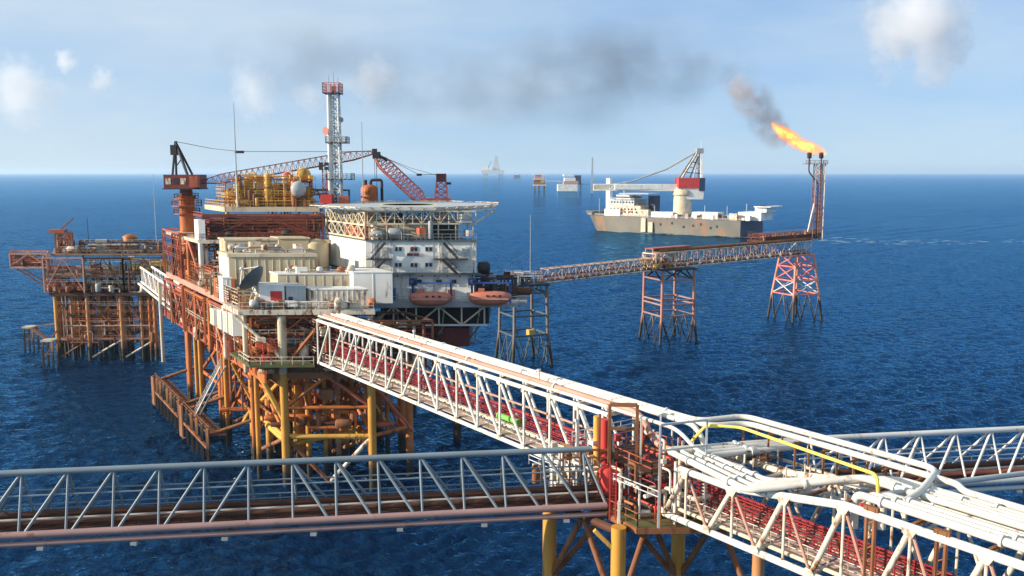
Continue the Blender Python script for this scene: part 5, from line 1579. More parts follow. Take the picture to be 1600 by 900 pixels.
# ================================================================== flare bridge
def support_tower(label, cx, cy, rz, wb, wm, wt, zm, zt, mleg, mbr, mlow, levels, group='braced towers carrying the flare bridge'):
    t = thing('support_tower', label, 'support tower', (cx, cy, 0), rz, group)
    C_ = lambda a, b, w, z: V(cx, cy, z) + V(math.cos(rz) * a * w - math.sin(rz) * b * w, math.sin(rz) * a * w + math.cos(rz) * b * w, 0)
    cs = [(-1, -1), (1, -1), (1, 1), (-1, 1)]
    def W(z):
        return wb + (wm - wb) * z / zm if z <= zm else wm + (wt - wm) * (z - zm) / (zt - zm)
    for (a, b) in cs:
        build(MB().path([C_(a, b, W(-4), -4), C_(a, b, W(zm), zm), C_(a, b, W(zt), zt)], .42, 10), 'leg', mleg, t)
    for k in range(4):
        (a, b), (c, e) = cs[k], cs[(k + 1) % 4]
        for z in levels:
            member(t, 'girt', C_(a, b, W(z), z), C_(c, e, W(z), z), .24, mbr, 6)
        # lower bay: zigzag of slender braces, as in the splayed foot of the tower
        n = 2
        for i in range(n):
            p0, p1 = C_(a, b, W(zm), zm), C_(c, e, W(zm), zm)
            q0, q1 = C_(a, b, W(0), 0), C_(c, e, W(0), 0)
            t0, t1, tm = i / n, (i + 1) / n, (i + .5) / n
            member(t, 'foot_brace', p0.lerp(p1, t0), q0.lerp(q1, tm), .17, mlow, 6)
            member(t, 'foot_brace', p0.lerp(p1, t1), q0.lerp(q1, tm), .17, mlow, 6)
    return t, C_, W, cs
t1, C1, W1, cs = support_tower('grey braced tower carrying the flare bridge just right of the orange lifeboats', 2.9, 222, math.radians(24), 5.4, 4.6, 4.4, 7.6, 20, 'leggrey', 'slate', 'slate', (7.6, 12.5, 18.2))
for k in range(4):
    (a, b), (c, e) = cs[k], cs[(k + 1) % 4]
    member(t1, 'knee_brace', C1(a, b, 4.4, 16.6), C1((a + c) / 2, (b + e) / 2, 4.4, 19.8), .2, 'grey', 6)
    member(t1, 'knee_brace', C1(c, e, 4.4, 16.6), C1((a + c) / 2, (b + e) / 2, 4.4, 19.8), .2, 'grey', 6)
build(MB().prism([C1(a, b, 5.0, 0)[:2] for a, b in cs], 20, 20.4), 'deck', 'dark', t1)
build(MB().prism([C1(a, b, 4.4, 0)[:2] for a, b in ((-.1, -1), (.25, -1), (.25, -.6), (-.1, -.6))], 7.4, 8.9), 'yellow_box', 'yellow', t1)
t2, C2, W2, cs = support_tower('rusty pink square tower carrying the middle of the flare bridge', 44.9, 252, math.radians(21), 5.9, 5.2, 5.1, 7.8, 21, 'legdusk', 'duskpink', 'leggrey', (7.8, 11, 12.2, 18))
for k in range(4):
    (a, b), (c, e) = cs[k], cs[(k + 1) % 4]
    member(t2, 'knee_brace', C2(a, b, 5.1, 17.6), C2((a + c) / 2, (b + e) / 2, 5.1, 20.8), .22, 'dark', 6)
    member(t2, 'knee_brace', C2(c, e, 5.1, 17.6), C2((a + c) / 2, (b + e) / 2, 5.1, 20.8), .22, 'dark', 6)
build(MB().prism([C2(a, b, 5.8, 0)[:2] for a, b in cs], 20.8, 21.2), 'deck', 'dark', t2)
t3, C3, W3, cs = support_tower('tapering pink and white cross-braced tower below the flare stack', 93.5, 290, math.radians(24), 6.0, 5.2, 3.7, 8.5, 21.5, 'legpink', 'pinkred', 'leggrey', (8.5, 13, 17.5, 21.3))
for k in range(4):
    (a, b), (c, e) = cs[k], cs[(k + 1) % 4]
    for (z0, z1) in ((8.5, 13), (13, 17.5), (17.5, 21.3)):
        member(t3, 'cross_brace', C3(a, b, W3(z0), z0), C3(c, e, W3(z1), z1), .17, 'pinkred' if z0 > 12 else 'greywhite', 6)
        member(t3, 'cross_brace', C3(c, e, W3(z0), z0), C3(a, b, W3(z1), z1), .17, 'pinkred' if z0 > 12 else 'greywhite', 6)

def flare_span(label, a, b, h, w, n, mat, m2, deckm, group='spans of the flare bridge', roof=None):
    a, b = Vector(a), Vector(b)
    d = (b - a).normalized(); tt = V(-d.y, d.x, 0)
    L = (b - a).length
    t = thing('flare_bridge_span', label, 'truss bridge', a, group=group)
    P = lambda s, q, z: a + d * s + tt * q + V(0, 0, z)
    for q in (-w / 2, w / 2):
        for z in (0, h):
            build(MB().tube(P(0, q, z), P(L, q, z), .2, 8), 'chord', mat, t)
        build(lattice_mb(P(0, q, 0), P(L, q, 0), P(0, q, h), P(L, q, h), n, .11, False, True, 5), 'truss_lattice', mat if q < 0 else m2, t)
    build(lattice_mb(P(0, -w / 2, h), P(L, -w / 2, h), P(0, w / 2, h), P(L, w / 2, h), n, .1, False, True, 5), 'top_lattice', m2, t)
    build(MB().beam(P(0, 0, .25), P(L, 0, .25), w - .6, .12), 'walkway', deckm, t)
    for k, q in enumerate((-w / 4, w / 4)):
        build(MB().tube(P(0, q, .8 + k * .5), P(L, q, .8 + k * .5), .24, 8), 'pipe', ['primer', 'rust'][k], t)
    if roof:
        build(MB().beam(P(0, 0, h + .5), P(L, 0, h + .5), w * .8, .7), 'pipe_bank', roof, t)
        build(rail_mb([P(0, -w / 2, h + .1), P(L, -w / 2, h + .1)], 1.0, .06, 2.2), 'handrail', 'rust', t)
    return t, P, L
f1, FP1, FL1 = flare_span('slender pale first span of the flare bridge over open water', (8.2, 223.0, 20.4), (42, 249.5, 20.9), 3.3, 2.8, 18, 'oldwhite', 'primer', 'darkrust')
f2, FP2, FL2 = flare_span('deeper pale second span of the flare bridge with dark red pipes on top', (40.5, 247.6, 21.2), (97.5, 292.5, 21.2), 4.4, 3.2, 26, 'oldwhite', 'primer', 'darkrust', roof='rust')
clutter('rusty orange valve skid on the flare bridge above the square tower', -3, 5, -2.5, 2.5, .2, 4.4, 44, 71, ['orange', 'rust', 'primer', 'oldwhite', 'yellow', 'rustred'], 'oldwhite', pp=FP2, group=None)
FPp = lambda u, v, z: V(78, 283.5, 25.6) + V(.79, .61, 0) * u + V(-.61, .79, 0) * v + V(0, 0, z)
fd = thing('flare_deck', 'dark rusty pipe deck at the outer end of the flare bridge below the flame', 'deck', FPp(10, 0, 0))
build(sk2(FPp, 0, 30, -3.4, 3.4, .3, .8), 'deck_plate', 'darkrust', fd)
build(sk2(FPp, 0, 31, -3.6, -3.4, .8, 2.0), 'side_screen', 'darkrust', fd)
build(rail_mb([FPp(0, -3.6, 27.6 - 25.6), FPp(31, -3.6, 27.6 - 25.6)], 1.0, .06, 1.6), 'handrail', 'primer', fd)
build(MB().beam(FPp(22, -3, -4), FPp(29, -3, .3), .3).beam(FPp(22, 3, -4), FPp(29, 3, .3), .3), 'bracket', 'greywhite', fd)
clutter('maroon pipe bundle crowding the deck at the foot of the flare stack', 0, 30, -3.2, 3.2, .8, 2.9, 50, 72, ['maroon', 'darkrust', 'rust', 'rustred', 'primer'], 'maroon', pp=FPp, posts=False, group=None)
roofp = thing('pipe_rack', 'low red pipe rack roof starting above the square tower of the flare bridge', 'pipe rack', FP2(0, 0, 4.6))
build(MB().beam(FP2(-2, 1.0, 5.6), FP2(14, 1.0, 5.6), 3.0, .3), 'roof', 'rustred', roofp)
for s in (-2, 3, 8, 13.5):
    build(MB().beam(FP2(s, -.4, 0), FP2(s, -.4, 5.5), .2).beam(FP2(s, 2.4, 0), FP2(s, 2.4, 5.5), .2), 'post', 'oldwhite', roofp)

# ---- flare stack
FSY = 295.0
base = PY(1277, 372, FSY)
fs_ = thing('flare_stack', 'rusty lattice flare stack with two burner tips at the end of the flare bridge', 'flare stack', base)
x0, x1 = PY(1272.5, 300, FSY).x, PY(1286, 300, FSY).x
zb, ztp = base.z, PY(1282, 240, FSY).z
corners = [(x0, FSY - 1.3), (x1, FSY - 1.3), (x1, FSY + 1.5), (x0, FSY + 1.5)]
zg = PY(1275, 256, FSY).z
for k, (x, y) in enumerate(corners):
    build(MB().tube(V(x - (0 if k in (1, 2) else .5), y, zb - .6), V(x, y, zg), .18 if k == 1 else .15, 8), 'leg', ['primer', 'oldwhite', 'rust', 'rust'][k], fs_)
for k in range(4):
    a, b = corners[k], corners[(k + 1) % 4]
    build(lattice_mb((a[0], a[1], zb), (a[0], a[1], zg), (b[0], b[1], zb), (b[0], b[1], zg), 9, .065, True, True, 5), 'lattice', 'rust' if k % 2 else 'darkrust', fs_)
xa, xb = PY(1264.5, 250, FSY).x, PY(1283, 250, FSY).x
build(MB().path(fillet([V(xb, FSY - .2, zb), V(xb, FSY - .2, ztp - .8)], .5), .24, 12), 'riser_pipe', 'rust', fs_)
build(MB().path(fillet([V(x0 + 1.1, FSY, zb), V(x0 + 1.1, FSY, zg - 6.5), V(xa, FSY, zg - 2.6), V(xa, FSY, ztp - .8)], .9), .23, 12), 'riser_pipe', 'darkrust', fs_)
for x in (xa, xb):
    build(MB().lathe(V(x, FSY, ztp - 1.6), [(.5, 0), (.72, .2), (.72, 1.9), (.5, 2.0)], 14), 'burner_tip', 'dark', fs_)
f = build(MB().box(xa - 1.6, xb + 1.6, FSY - 1.8, FSY + 1.8, zg - .1, zg + .1), 'top_platform', 'rust', fs_)
build(rail_mb([V(xa - 1.6, FSY - 1.8, zg), V(xb + 1.6, FSY - 1.8, zg), V(xb + 1.6, FSY + 1.8, zg)], 1.1, .06, 1.3), 'handrail', 'rust', f)
a, b = PY(1262, 362, FSY - 2), PY(1272, 318, FSY - 1)
build(MB().tube(a, b, .2, 8), 'leaning_stay', 'white', fs_)

# ---- whip on the first tower, wires to the platform
a, b = PY(829, 442, 220), PY(829, 336, 220)
t = thing('whip_antenna', 'thin antenna pole on the grey tower right of the lifeboats', 'antenna', V(b.x, 220, 20.4))
build(MB().tube(V(b.x, 220, 20.4), b, .14, 6, .08), 'pole', 'grey', t)
build(MB().tube(V(b.x, 220, 26.5), V(b.x - 14, 196, 22), .05, 4).tube(V(b.x, 220, 28.5), V(b.x - 14, 196, 23), .05, 4), 'guy_wire', 'grey', t)
clutter('dark winches and white tanks on the deck of the grey tower', -4.5, 4.5, -4, 4, 20.4, 23.2, 40, 73, ['navy', 'dark', 'white', 'primer', 'grey', 'darkrust'], 'dark', pp=lambda u, v, z: V(2.9 + u, 222 + v, z), posts=False, group=None)
ga, gb = V(-5.5, 158, 25.0), V(1.0, 217.5, 20.6)
d = (gb - ga).normalized()
gw = thing('gangway', 'dark gangway leading from the lifeboat deck out to the grey tower', 'bridge', ga)
for q in (-1.1, 1.1):
    for z in (0, 2.4):
        build(MB().tube(ga + V(q, 0, z), gb + V(q, 0, z), .15, 6), 'chord', 'grey', gw)
    build(lattice_mb(ga + V(q, 0, 0), gb + V(q, 0, 0), ga + V(q, 0, 2.4), gb + V(q, 0, 2.4), 16, .08), 'truss_lattice', 'grey', gw)
build(MB().beam(ga + V(0, 0, .1), gb + V(0, 0, .1), 1.8, .1), 'walkway', 'dark', gw)

# ================================================================== crane ship
SO = PZ(1156, 371.5, 0)
SA = math.radians(142)
SX, SY = V(math.cos(SA), math.sin(SA), 0), V(-math.sin(SA), math.cos(SA), 0)
def SP(x, y, z):
    return SO + SX * x + SY * y + V(0, 0, z)
def sx(px, y):
    """distance along the hull at which a plane y across the ship shows at photo column px"""
    k = (px - 800) / F
    q = SO + SY * y
    yc = lambda X: (q.y + SX.y * X) * _c + (CAM_H - 0) * _s
    lo, hi = -60.0, 260.0
    for _ in range(50):
        m_ = (lo + hi) / 2
        if (q.x + SX.x * m_) / yc(m_) > k:
            lo = m_
        else:
            hi = m_
    return lo
SL = sx(916, -14)
sh = thing('crane_ship', 'large weathered crane ship with a red and white crane lying beyond the flare bridge', 'ship', SO)
def ship_poly(y_in=0, bow=0, x0=0):
    B = 42
    return [SP(x0, -y_in, 0), SP(SL * .78, -y_in, 0), SP(SL * .90 + bow * .5, -5 - y_in * .6, 0), SP(SL + bow, -B / 2 - 2, 0), SP(SL + bow, -B / 2 + 2 - 4, 0), SP(SL * .90 + bow * .5, -B + 5 + y_in * .6, 0), SP(SL * .78, -B + y_in, 0), SP(x0, -B + y_in, 0)]
build(MB().prism([p[:2] for p in ship_poly(1.0, -6)], -3, 12.5, [p[:2] for p in ship_poly(0, 3)]), 'hull', 'hull', sh)
build(MB().prism([p[:2] for p in ship_poly(1.1, -6.2, -.05)], -3, 1.2, [p[:2] for p in ship_poly(.92, -5, -.3)]), 'boot_top', 'darkrust', sh)
build(MB().prism([SP(-.25, 0, 0)[:2], SP(-.25, -42, 0)[:2], SP(-.05, -42, 0)[:2], SP(-.05, 0, 0)[:2]], 1.3, 12.4), 'shaded_transom', 'navy', sh)  # navy sheet over the stern: the shade on this side put into its colour
q = [SP(SL * .93, -7.5, 0), SP(SL + 3, -20, 0), SP(SL + 3, -22, 0), SP(SL * .93, -34.5, 0)]
q2 = [SP(SL * .93, -7.2, 0), SP(SL + 5, -20, 0), SP(SL + 5, -22, 0), SP(SL * .93, -34.8, 0)]
build(MB().prism([p[:2] for p in q], 12.5, 15.5, [p[:2] for p in q2]), 'forecastle', 'hull', sh)
build(rail_mb([SP(0, -.4, 12.5), SP(SL * .78, -.4, 12.5)], 1.3, .1, 4.0), 'rail', 'lightgrey', sh)
def ship_box(name, pa, pb, y0, y1, z0, z1, mat, parent=None):
    a, b = sorted((sx(pa, y0), sx(pb, y0)))
    return build(MB().prism([SP(a, y0, 0)[:2], SP(b, y0, 0)[:2], SP(b, y1, 0)[:2], SP(a, y1, 0)[:2]], z0, z1), name, mat, parent or sh)
ship_box('bow_house', 944, 968, -8, -32, 12.5, 18, 'white')
ship_box('accommodation', 950, 1000, -10, -34, 12.5, 21, 'oldwhite')
ship_box('bridge_deck', 952, 990, -12, -34, 21, 26, 'lightgrey')
ship_box('wheelhouse', 962, 984, -14, -32, 26, 29.5, 'white')
ship_box('wheelhouse_glass', 961.6, 984.4, -13.8, -32.2, 27.0, 28.2, 'glass')
ship_box('heli_platform', 966, 1012, -4, -26, 30.6, 31.2, 'lightgrey')
for k in range(8):
    ship_box('cabin_window', 953 + k * 5.4, 955.2 + k * 5.4, -9.75, -9.9, 17.6, 18.8, 'glass')
    ship_box('cabin_window', 954 + k * 4.6, 956 + k * 4.6, -11.75, -11.9, 23.0, 24.2, 'glass')
ship_box('boom_rest', 946, 952, -16, -20, 18, 43, 'white')
ship_box('funnel', 1012, 1021, -24, -34, 12.5, 29, 'navy')
ship_box('deckhouse', 1001, 1050, -3, -14, 12.5, 17.0, 'white')
ship_box('rusty_winch', 1000, 1012, -1, -5, 12.5, 18.5, 'cream')
ship_box('deckhouse', 1080, 1120, -3, -14, 12.5, 17.8, 'white')
ship_box('dark_store', 1120, 1150, -6, -16, 12.5, 15.8, 'grey')
ship_box('deck_box', 1138, 1150, -2, -5, 12.5, 17.5, 'oldwhite')
ship_box('deckhouse', 1152, 1188, -8, -30, 12.5, 18.5, 'white')
ship_box('aft_tower', 1178, 1196, -12, -30, 18.5, 23, 'white')
ship_box('aft_platform', 1176, 1202, -9, -33, 22.4, 23, 'white')
r6 = random.Random(8)
for k in range(80):
    pa = 1004 + r6.random() * 165
    yy = -2 - r6.random() * 8
    h = 1 + r6.random() * 3.0
    ship_box('deck_gear', pa, pa + 2 + r6.random() * 5, yy, yy - 2 - r6.random() * 3, 12.5, 12.5 + h, r6.choice(['rust', 'oldwhite', 'grey', 'white', 'primer', 'dark']))
for k, px in enumerate((1015, 1030, 1048, 1066, 1081, 1093, 1108, 1118)):
    ship_box('hull_port', px, px + 2.6, .03, -.2, 5.5 + (k % 3) * 1.2, 7.2 + (k % 3) * 1.2, 'dark')
for k, px in enumerate((1001, 1012)):
    ship_box('fender', px, px + 7, 1.0, -.1, 1.0, 12 - k * 3, 'cream')
for k in range(7):
    ship_box('lifeboat', 955 + k * 5.6, 958.5 + k * 5.6, -8.6, -9.6, 15.5, 16.9, 'orange' if k % 2 else 'white')
for px in (936, 972, 995, 1022, 1100, 1135, 1165, 1190):
    q = SP(sx(px, -12), -12, 12.5)
    build(MB().beam(q, q + V(0, 0, 9 + (px % 7)), .5), 'light_pole', 'lightgrey', sh)
q = SP(sx(974, -20), -20, 29.5)
build(MB().beam(q, q + V(0, 0, 11), .7).beam(q + V(-2.5, 0, 6), q + V(2.5, 0, 6), .4).beam(q + V(-1.5, 0, 9), q + V(1.5, 0, 9), .4), 'radar_mast', 'white', sh)
for (pa, pb, z) in ((918, 998, 12.5), (952, 990, 26)):
    build(rail_mb([SP(sx(pb, -9), -9, z), SP(sx(pa, -9), -9, z)], 1.2, .12, 5), 'rail', 'lightgrey', sh)
# the crane
CXs = sx(1065.5, -14)
CC = SP(CXs, -14, 0)
crn = build(MB().lathe(V(CC.x, CC.y, 12.5), [(7.2, 0), (7.2, 17), (8.4, 18.2), (8.4, 21), (6.2, 24)], 28), 'crane_pedestal', 'cream', sh)
cy = CC.y
def cz(py):
    return PY(1075, py, cy).z
def cxp(px):
    return PY(px, 300, cy).x
hz0, hz1, hz2 = cz(307), cz(294), cz(278)
build(MB().box(cxp(1057), cxp(1089), cy - 8, cy + 8, hz1, hz2), 'house_front', 'red', sh)
build(MB().box(cxp(1089), cxp(1098), cy - 8, cy + 8, hz1 - 2, hz2), 'house_rear', 'navy', sh)
build(MB().prism([(cxp(1068), cy - 7), (cxp(1096), cy - 7), (cxp(1096), cy + 7), (cxp(1068), cy + 7)], hz0 - 2, hz1, [(cxp(1060), cy - 7.5), (cxp(1097), cy - 7.5), (cxp(1097), cy + 7.5), (cxp(1060), cy + 7.5)]), 'house_base', 'white', sh)
apx = V(cxp(1091), cy, cz(236))
for dy in (-6, 6):
    build(MB().beam(V(cxp(1093), cy + dy, hz2), apx + V(1.0, dy * .3, 0), 1.5), 'mast_leg', 'white', sh)
    build(MB().beam(V(cxp(1063), cy + dy, hz2), apx + V(-1.0, dy * .3, 0), 1.3), 'mast_leg', 'oldwhite', sh)
    build(MB().beam(V(cxp(1080), cy + dy, hz2), apx + V(-.5, dy * .3, -4), .8), 'mast_stay', 'grey', sh)
for k in range(4):
    t_ = (k + 1) / 5
    build(MB().beam(V(cxp(1063), cy - 6, hz2).lerp(apx, t_), V(cxp(1093), cy - 6, hz2).lerp(apx, t_ * .85), .7), 'mast_tie', 'oldwhite' if k % 2 else 'dark', sh)
build(MB().box(apx.x - 2.4, apx.x + 2.8, cy - 3, cy + 3, apx.z - 2, apx.z + 2), 'mast_head', 'grey', sh)
build(MB().beam(apx + V(1.5, 0, 2), apx + V(1.5, 0, 8), .5), 'mast_pole', 'white', sh)
hb, tb_ = V(cxp(1056), cy, cz(293)), V(cxp(928), cy, cz(292.5))
bz = 2.6
for dy in (-3.2, 3.2):
    for dz in (-bz, bz):
        build(MB().beam(hb + V(0, dy, dz * .8), tb_ + V(0, dy * .5, dz * .8), 1.2), 'boom_chord', 'white', sh)
    build(lattice_mb(hb + V(0, dy, -bz * .8), tb_ + V(0, dy * .5, -bz * .8), hb + V(0, dy, bz * .8), tb_ + V(0, dy * .5, bz * .8), 16, .5, True, True, 4), 'boom_lattice', 'white', sh)
build(MB().box(cxp(960), cxp(1056), cy - 3.6, cy + 3.0, cz(296), cz(288.5)), 'boom_web', 'white', sh)
build(MB().box(cxp(927), cxp(958), cy - 2.2, cy + 2.2, cz(296), cz(289)), 'boom_tip', 'cream', sh)
for dy in (-2, -.8, .8, 2):
    e = V(cxp(985), cy + dy, cz(284))
    m_ = V(cxp(1040), cy + dy, cz(264.5))
    build(MB().path([apx + V(-1, dy * .6, 0), m_, e, V(cxp(952), cy + dy, cz(289))], .55, 6), 'luffing_rope', 'grey', sh)

# foam on the water: the ship's wake and wash at the platform feet
fr_ = random.Random(12)
mb = MB()
def foam_patch(c, lx, ly, ang):
    n = 7
    pts = []
    for k in range(n):
        a = 2 * math.pi * k / n
        r = .6 + fr_.random() * .5
        x, y = math.cos(a) * lx * r, math.sin(a) * ly * r
        pts.append(V(c.x + x * math.cos(ang) - y * math.sin(ang), c.y + x * math.sin(ang) + y * math.cos(ang), c.z))
    mb.add(pts, [tuple(range(n))])
for k in range(60):
    foam_patch(SP(fr_.uniform(-16, SL * .5), fr_.uniform(.4, 3.5), .75), fr_.uniform(1.5, 5), fr_.uniform(.4, 1.2), SA)
for k in range(110):
    q = fr_.random() ** 1.6
    px = 1200 + q * 400
    c = PZ(px, 371.5 + 7 * math.sin(q * 1.9) + fr_.gauss(0, 2.2), .75)
    foam_patch(c, fr_.uniform(1.5, 6) * (1.2 - q * .6), fr_.uniform(.5, 1.5), fr_.uniform(-.3, .1))
for k in range(28):
    v = fr_.uniform(-2, 60)
    c = PP(fr_.uniform(-6, 18), v, .55)
    foam_patch(c, fr_.uniform(.2, .7), fr_.uniform(.1, .3), fr_.uniform(0, 3))
mf_, n, l, b, o = nodes_of('foam')
b.inputs['Base Color'].default_value = (.26, .37, .46, 1)
b.inputs['Roughness'].default_value = .9
fo = build(mb, 'foam', mf_, None, (0, 0, 0), smooth=False)
fo['kind'] = 'stuff'

# ================================================================== far platforms
def far_rig(label, px, py_w, wpx, hpx, kind):
    y = PZ(px, py_w, 0).y
    c = PZ(px, py_w, 0)
    m = y / F
    t = thing('far_platform', label, 'oil platform', c, group='distant oil platforms')
    w, h = wpx * m, hpx * m
    B = lambda a, b, z0, z1, d=.5: MB().box(c.x + a * w, c.x + b * w, y - d * w, y + d * w, z0 * h, z1 * h)
    if kind == 0:
        for (a, b) in ((-.42, -.3), (-.1, .02), (.3, .42)):
            build(B(a, b, -.1, .7, .06), 'leg', 'rust', t)
        build(B(-.5, .5, .28, .36), 'lower_deck', 'oldwhite', t)
        build(B(-.46, .4, .36, .62, .4), 'module', 'rust', t)
        build(B(.05, .35, .45, .75, .42), 'tank', 'yellow', t)
        build(B(-.5, .5, .62, .68), 'upper_deck', 'oldwhite', t)
        build(B(-.4, .1, .68, .9, .4), 'module', 'primer', t)
        build(B(-.5, .5, .92, 1.0), 'helideck', 'white', t)
    elif kind == 1:
        for a in (-.45, -.1, .3):
            build(B(a, a + .1, -.1, .3, .06), 'leg', 'grey', t)
        build(B(-.5, .5, .02, .42), 'lower_module', 'white', t)
        build(B(-.2, .55, .42, .62), 'quarters', 'primer', t)
        build(B(-.15, .4, .62, .8), 'quarters', 'white', t)
        build(B(.4, .7, .42, .95, .3), 'dark_module', 'navy', t)
        build(B(-.2, .3, .9, 1.0), 'helideck', 'white', t)
        build(MB().beam(c + V(-.3 * w, 0, .6 * h), c + V(-1.3 * w, 0, .62 * h), .05 * h), 'flare_arm', 'lightgrey', t)
        build(MB().beam(c + V(.5 * w, 0, .42 * h), c + V(1.1 * w, 0, .42 * h), .05 * h), 'link_bridge', 'lightgrey', t)
        build(MB().beam(c + V(.7 * w, 0, 0), c + V(.7 * w, 0, .5 * h), .1 * h), 'leg', 'grey', t)
    else:
        for a in (-.42, -.3, .28, .4):
            build(B(a, a + .05, -.1, .35, .03), 'leg', 'lightgrey', t)
        build(B(-.5, .5, .18, .36), 'hull', 'greywhite', t)
        build(B(-.5, -.2, .36, .55, .3), 'quarters', 'white', t)
        build(MB().prism([(c.x - .02 * w, y - .14 * w), (c.x + .34 * w, y - .14 * w), (c.x + .34 * w, y + .14 * w), (c.x - .02 * w, y + .14 * w)], .36 * h, 1.0 * h,
                         [(c.x + .12 * w, y - .03 * w), (c.x + .2 * w, y - .03 * w), (c.x + .2 * w, y + .03 * w), (c.x + .12 * w, y + .03 * w)]), 'derrick', 'lightgrey', t)
        build(MB().beam(c + V(-.25 * w, 0, .4 * h), c + V(-.05 * w, 0, .78 * h), .05 * h), 'crane_boom', 'lightgrey', t)
    return t
far_rig('small distant rust and white platform left of the crane ship', 843, 298, 20, 27, 0)
far_rig('small distant white platform just left of the crane ship boom tip', 886, 299, 30, 26, 1)
far_rig('hazy pale drilling rig with a derrick on the horizon', 770, 278, 34, 34, 2)
c = PZ(808, 277.5, 0)
t = thing('far_vessel', 'tiny hazy vessel on the horizon beside the pale drilling rig', 'ship', c)
w = c.y / F
build(MB().prism([(c.x - 5 * w, c.y), (c.x + 5 * w, c.y), (c.x + 5 * w, c.y + 4 * w), (c.x - 5 * w, c.y + 4 * w)], 0, 4 * w), 'hull', 'navy', t)
build(MB().box(c.x - 4 * w, c.x + 0 * w, c.y + w, c.y + 3 * w, 4 * w, 7.5 * w), 'house', 'white', t)
p = PZ(925, 302, 0)
t = thing('far_mast', 'faint thin mast rising on the horizon left of the crane ship', 'mast', p)
for dx in (-2.2, 2.2):
    build(MB().beam(p + V(dx, 0, 0), V(p.x + dx * .4, p.y, PY(925, 246, p.y).z), 1.6), 'leg', 'lightgrey', t)
build(lattice_mb(p + V(-2.2, 0, 0), V(p.x - .9, p.y, PY(925, 246, p.y).z), p + V(2.2, 0, 0), V(p.x + .9, p.y, PY(925, 246, p.y).z), 12, .5), 'lattice', 'lightgrey', t)

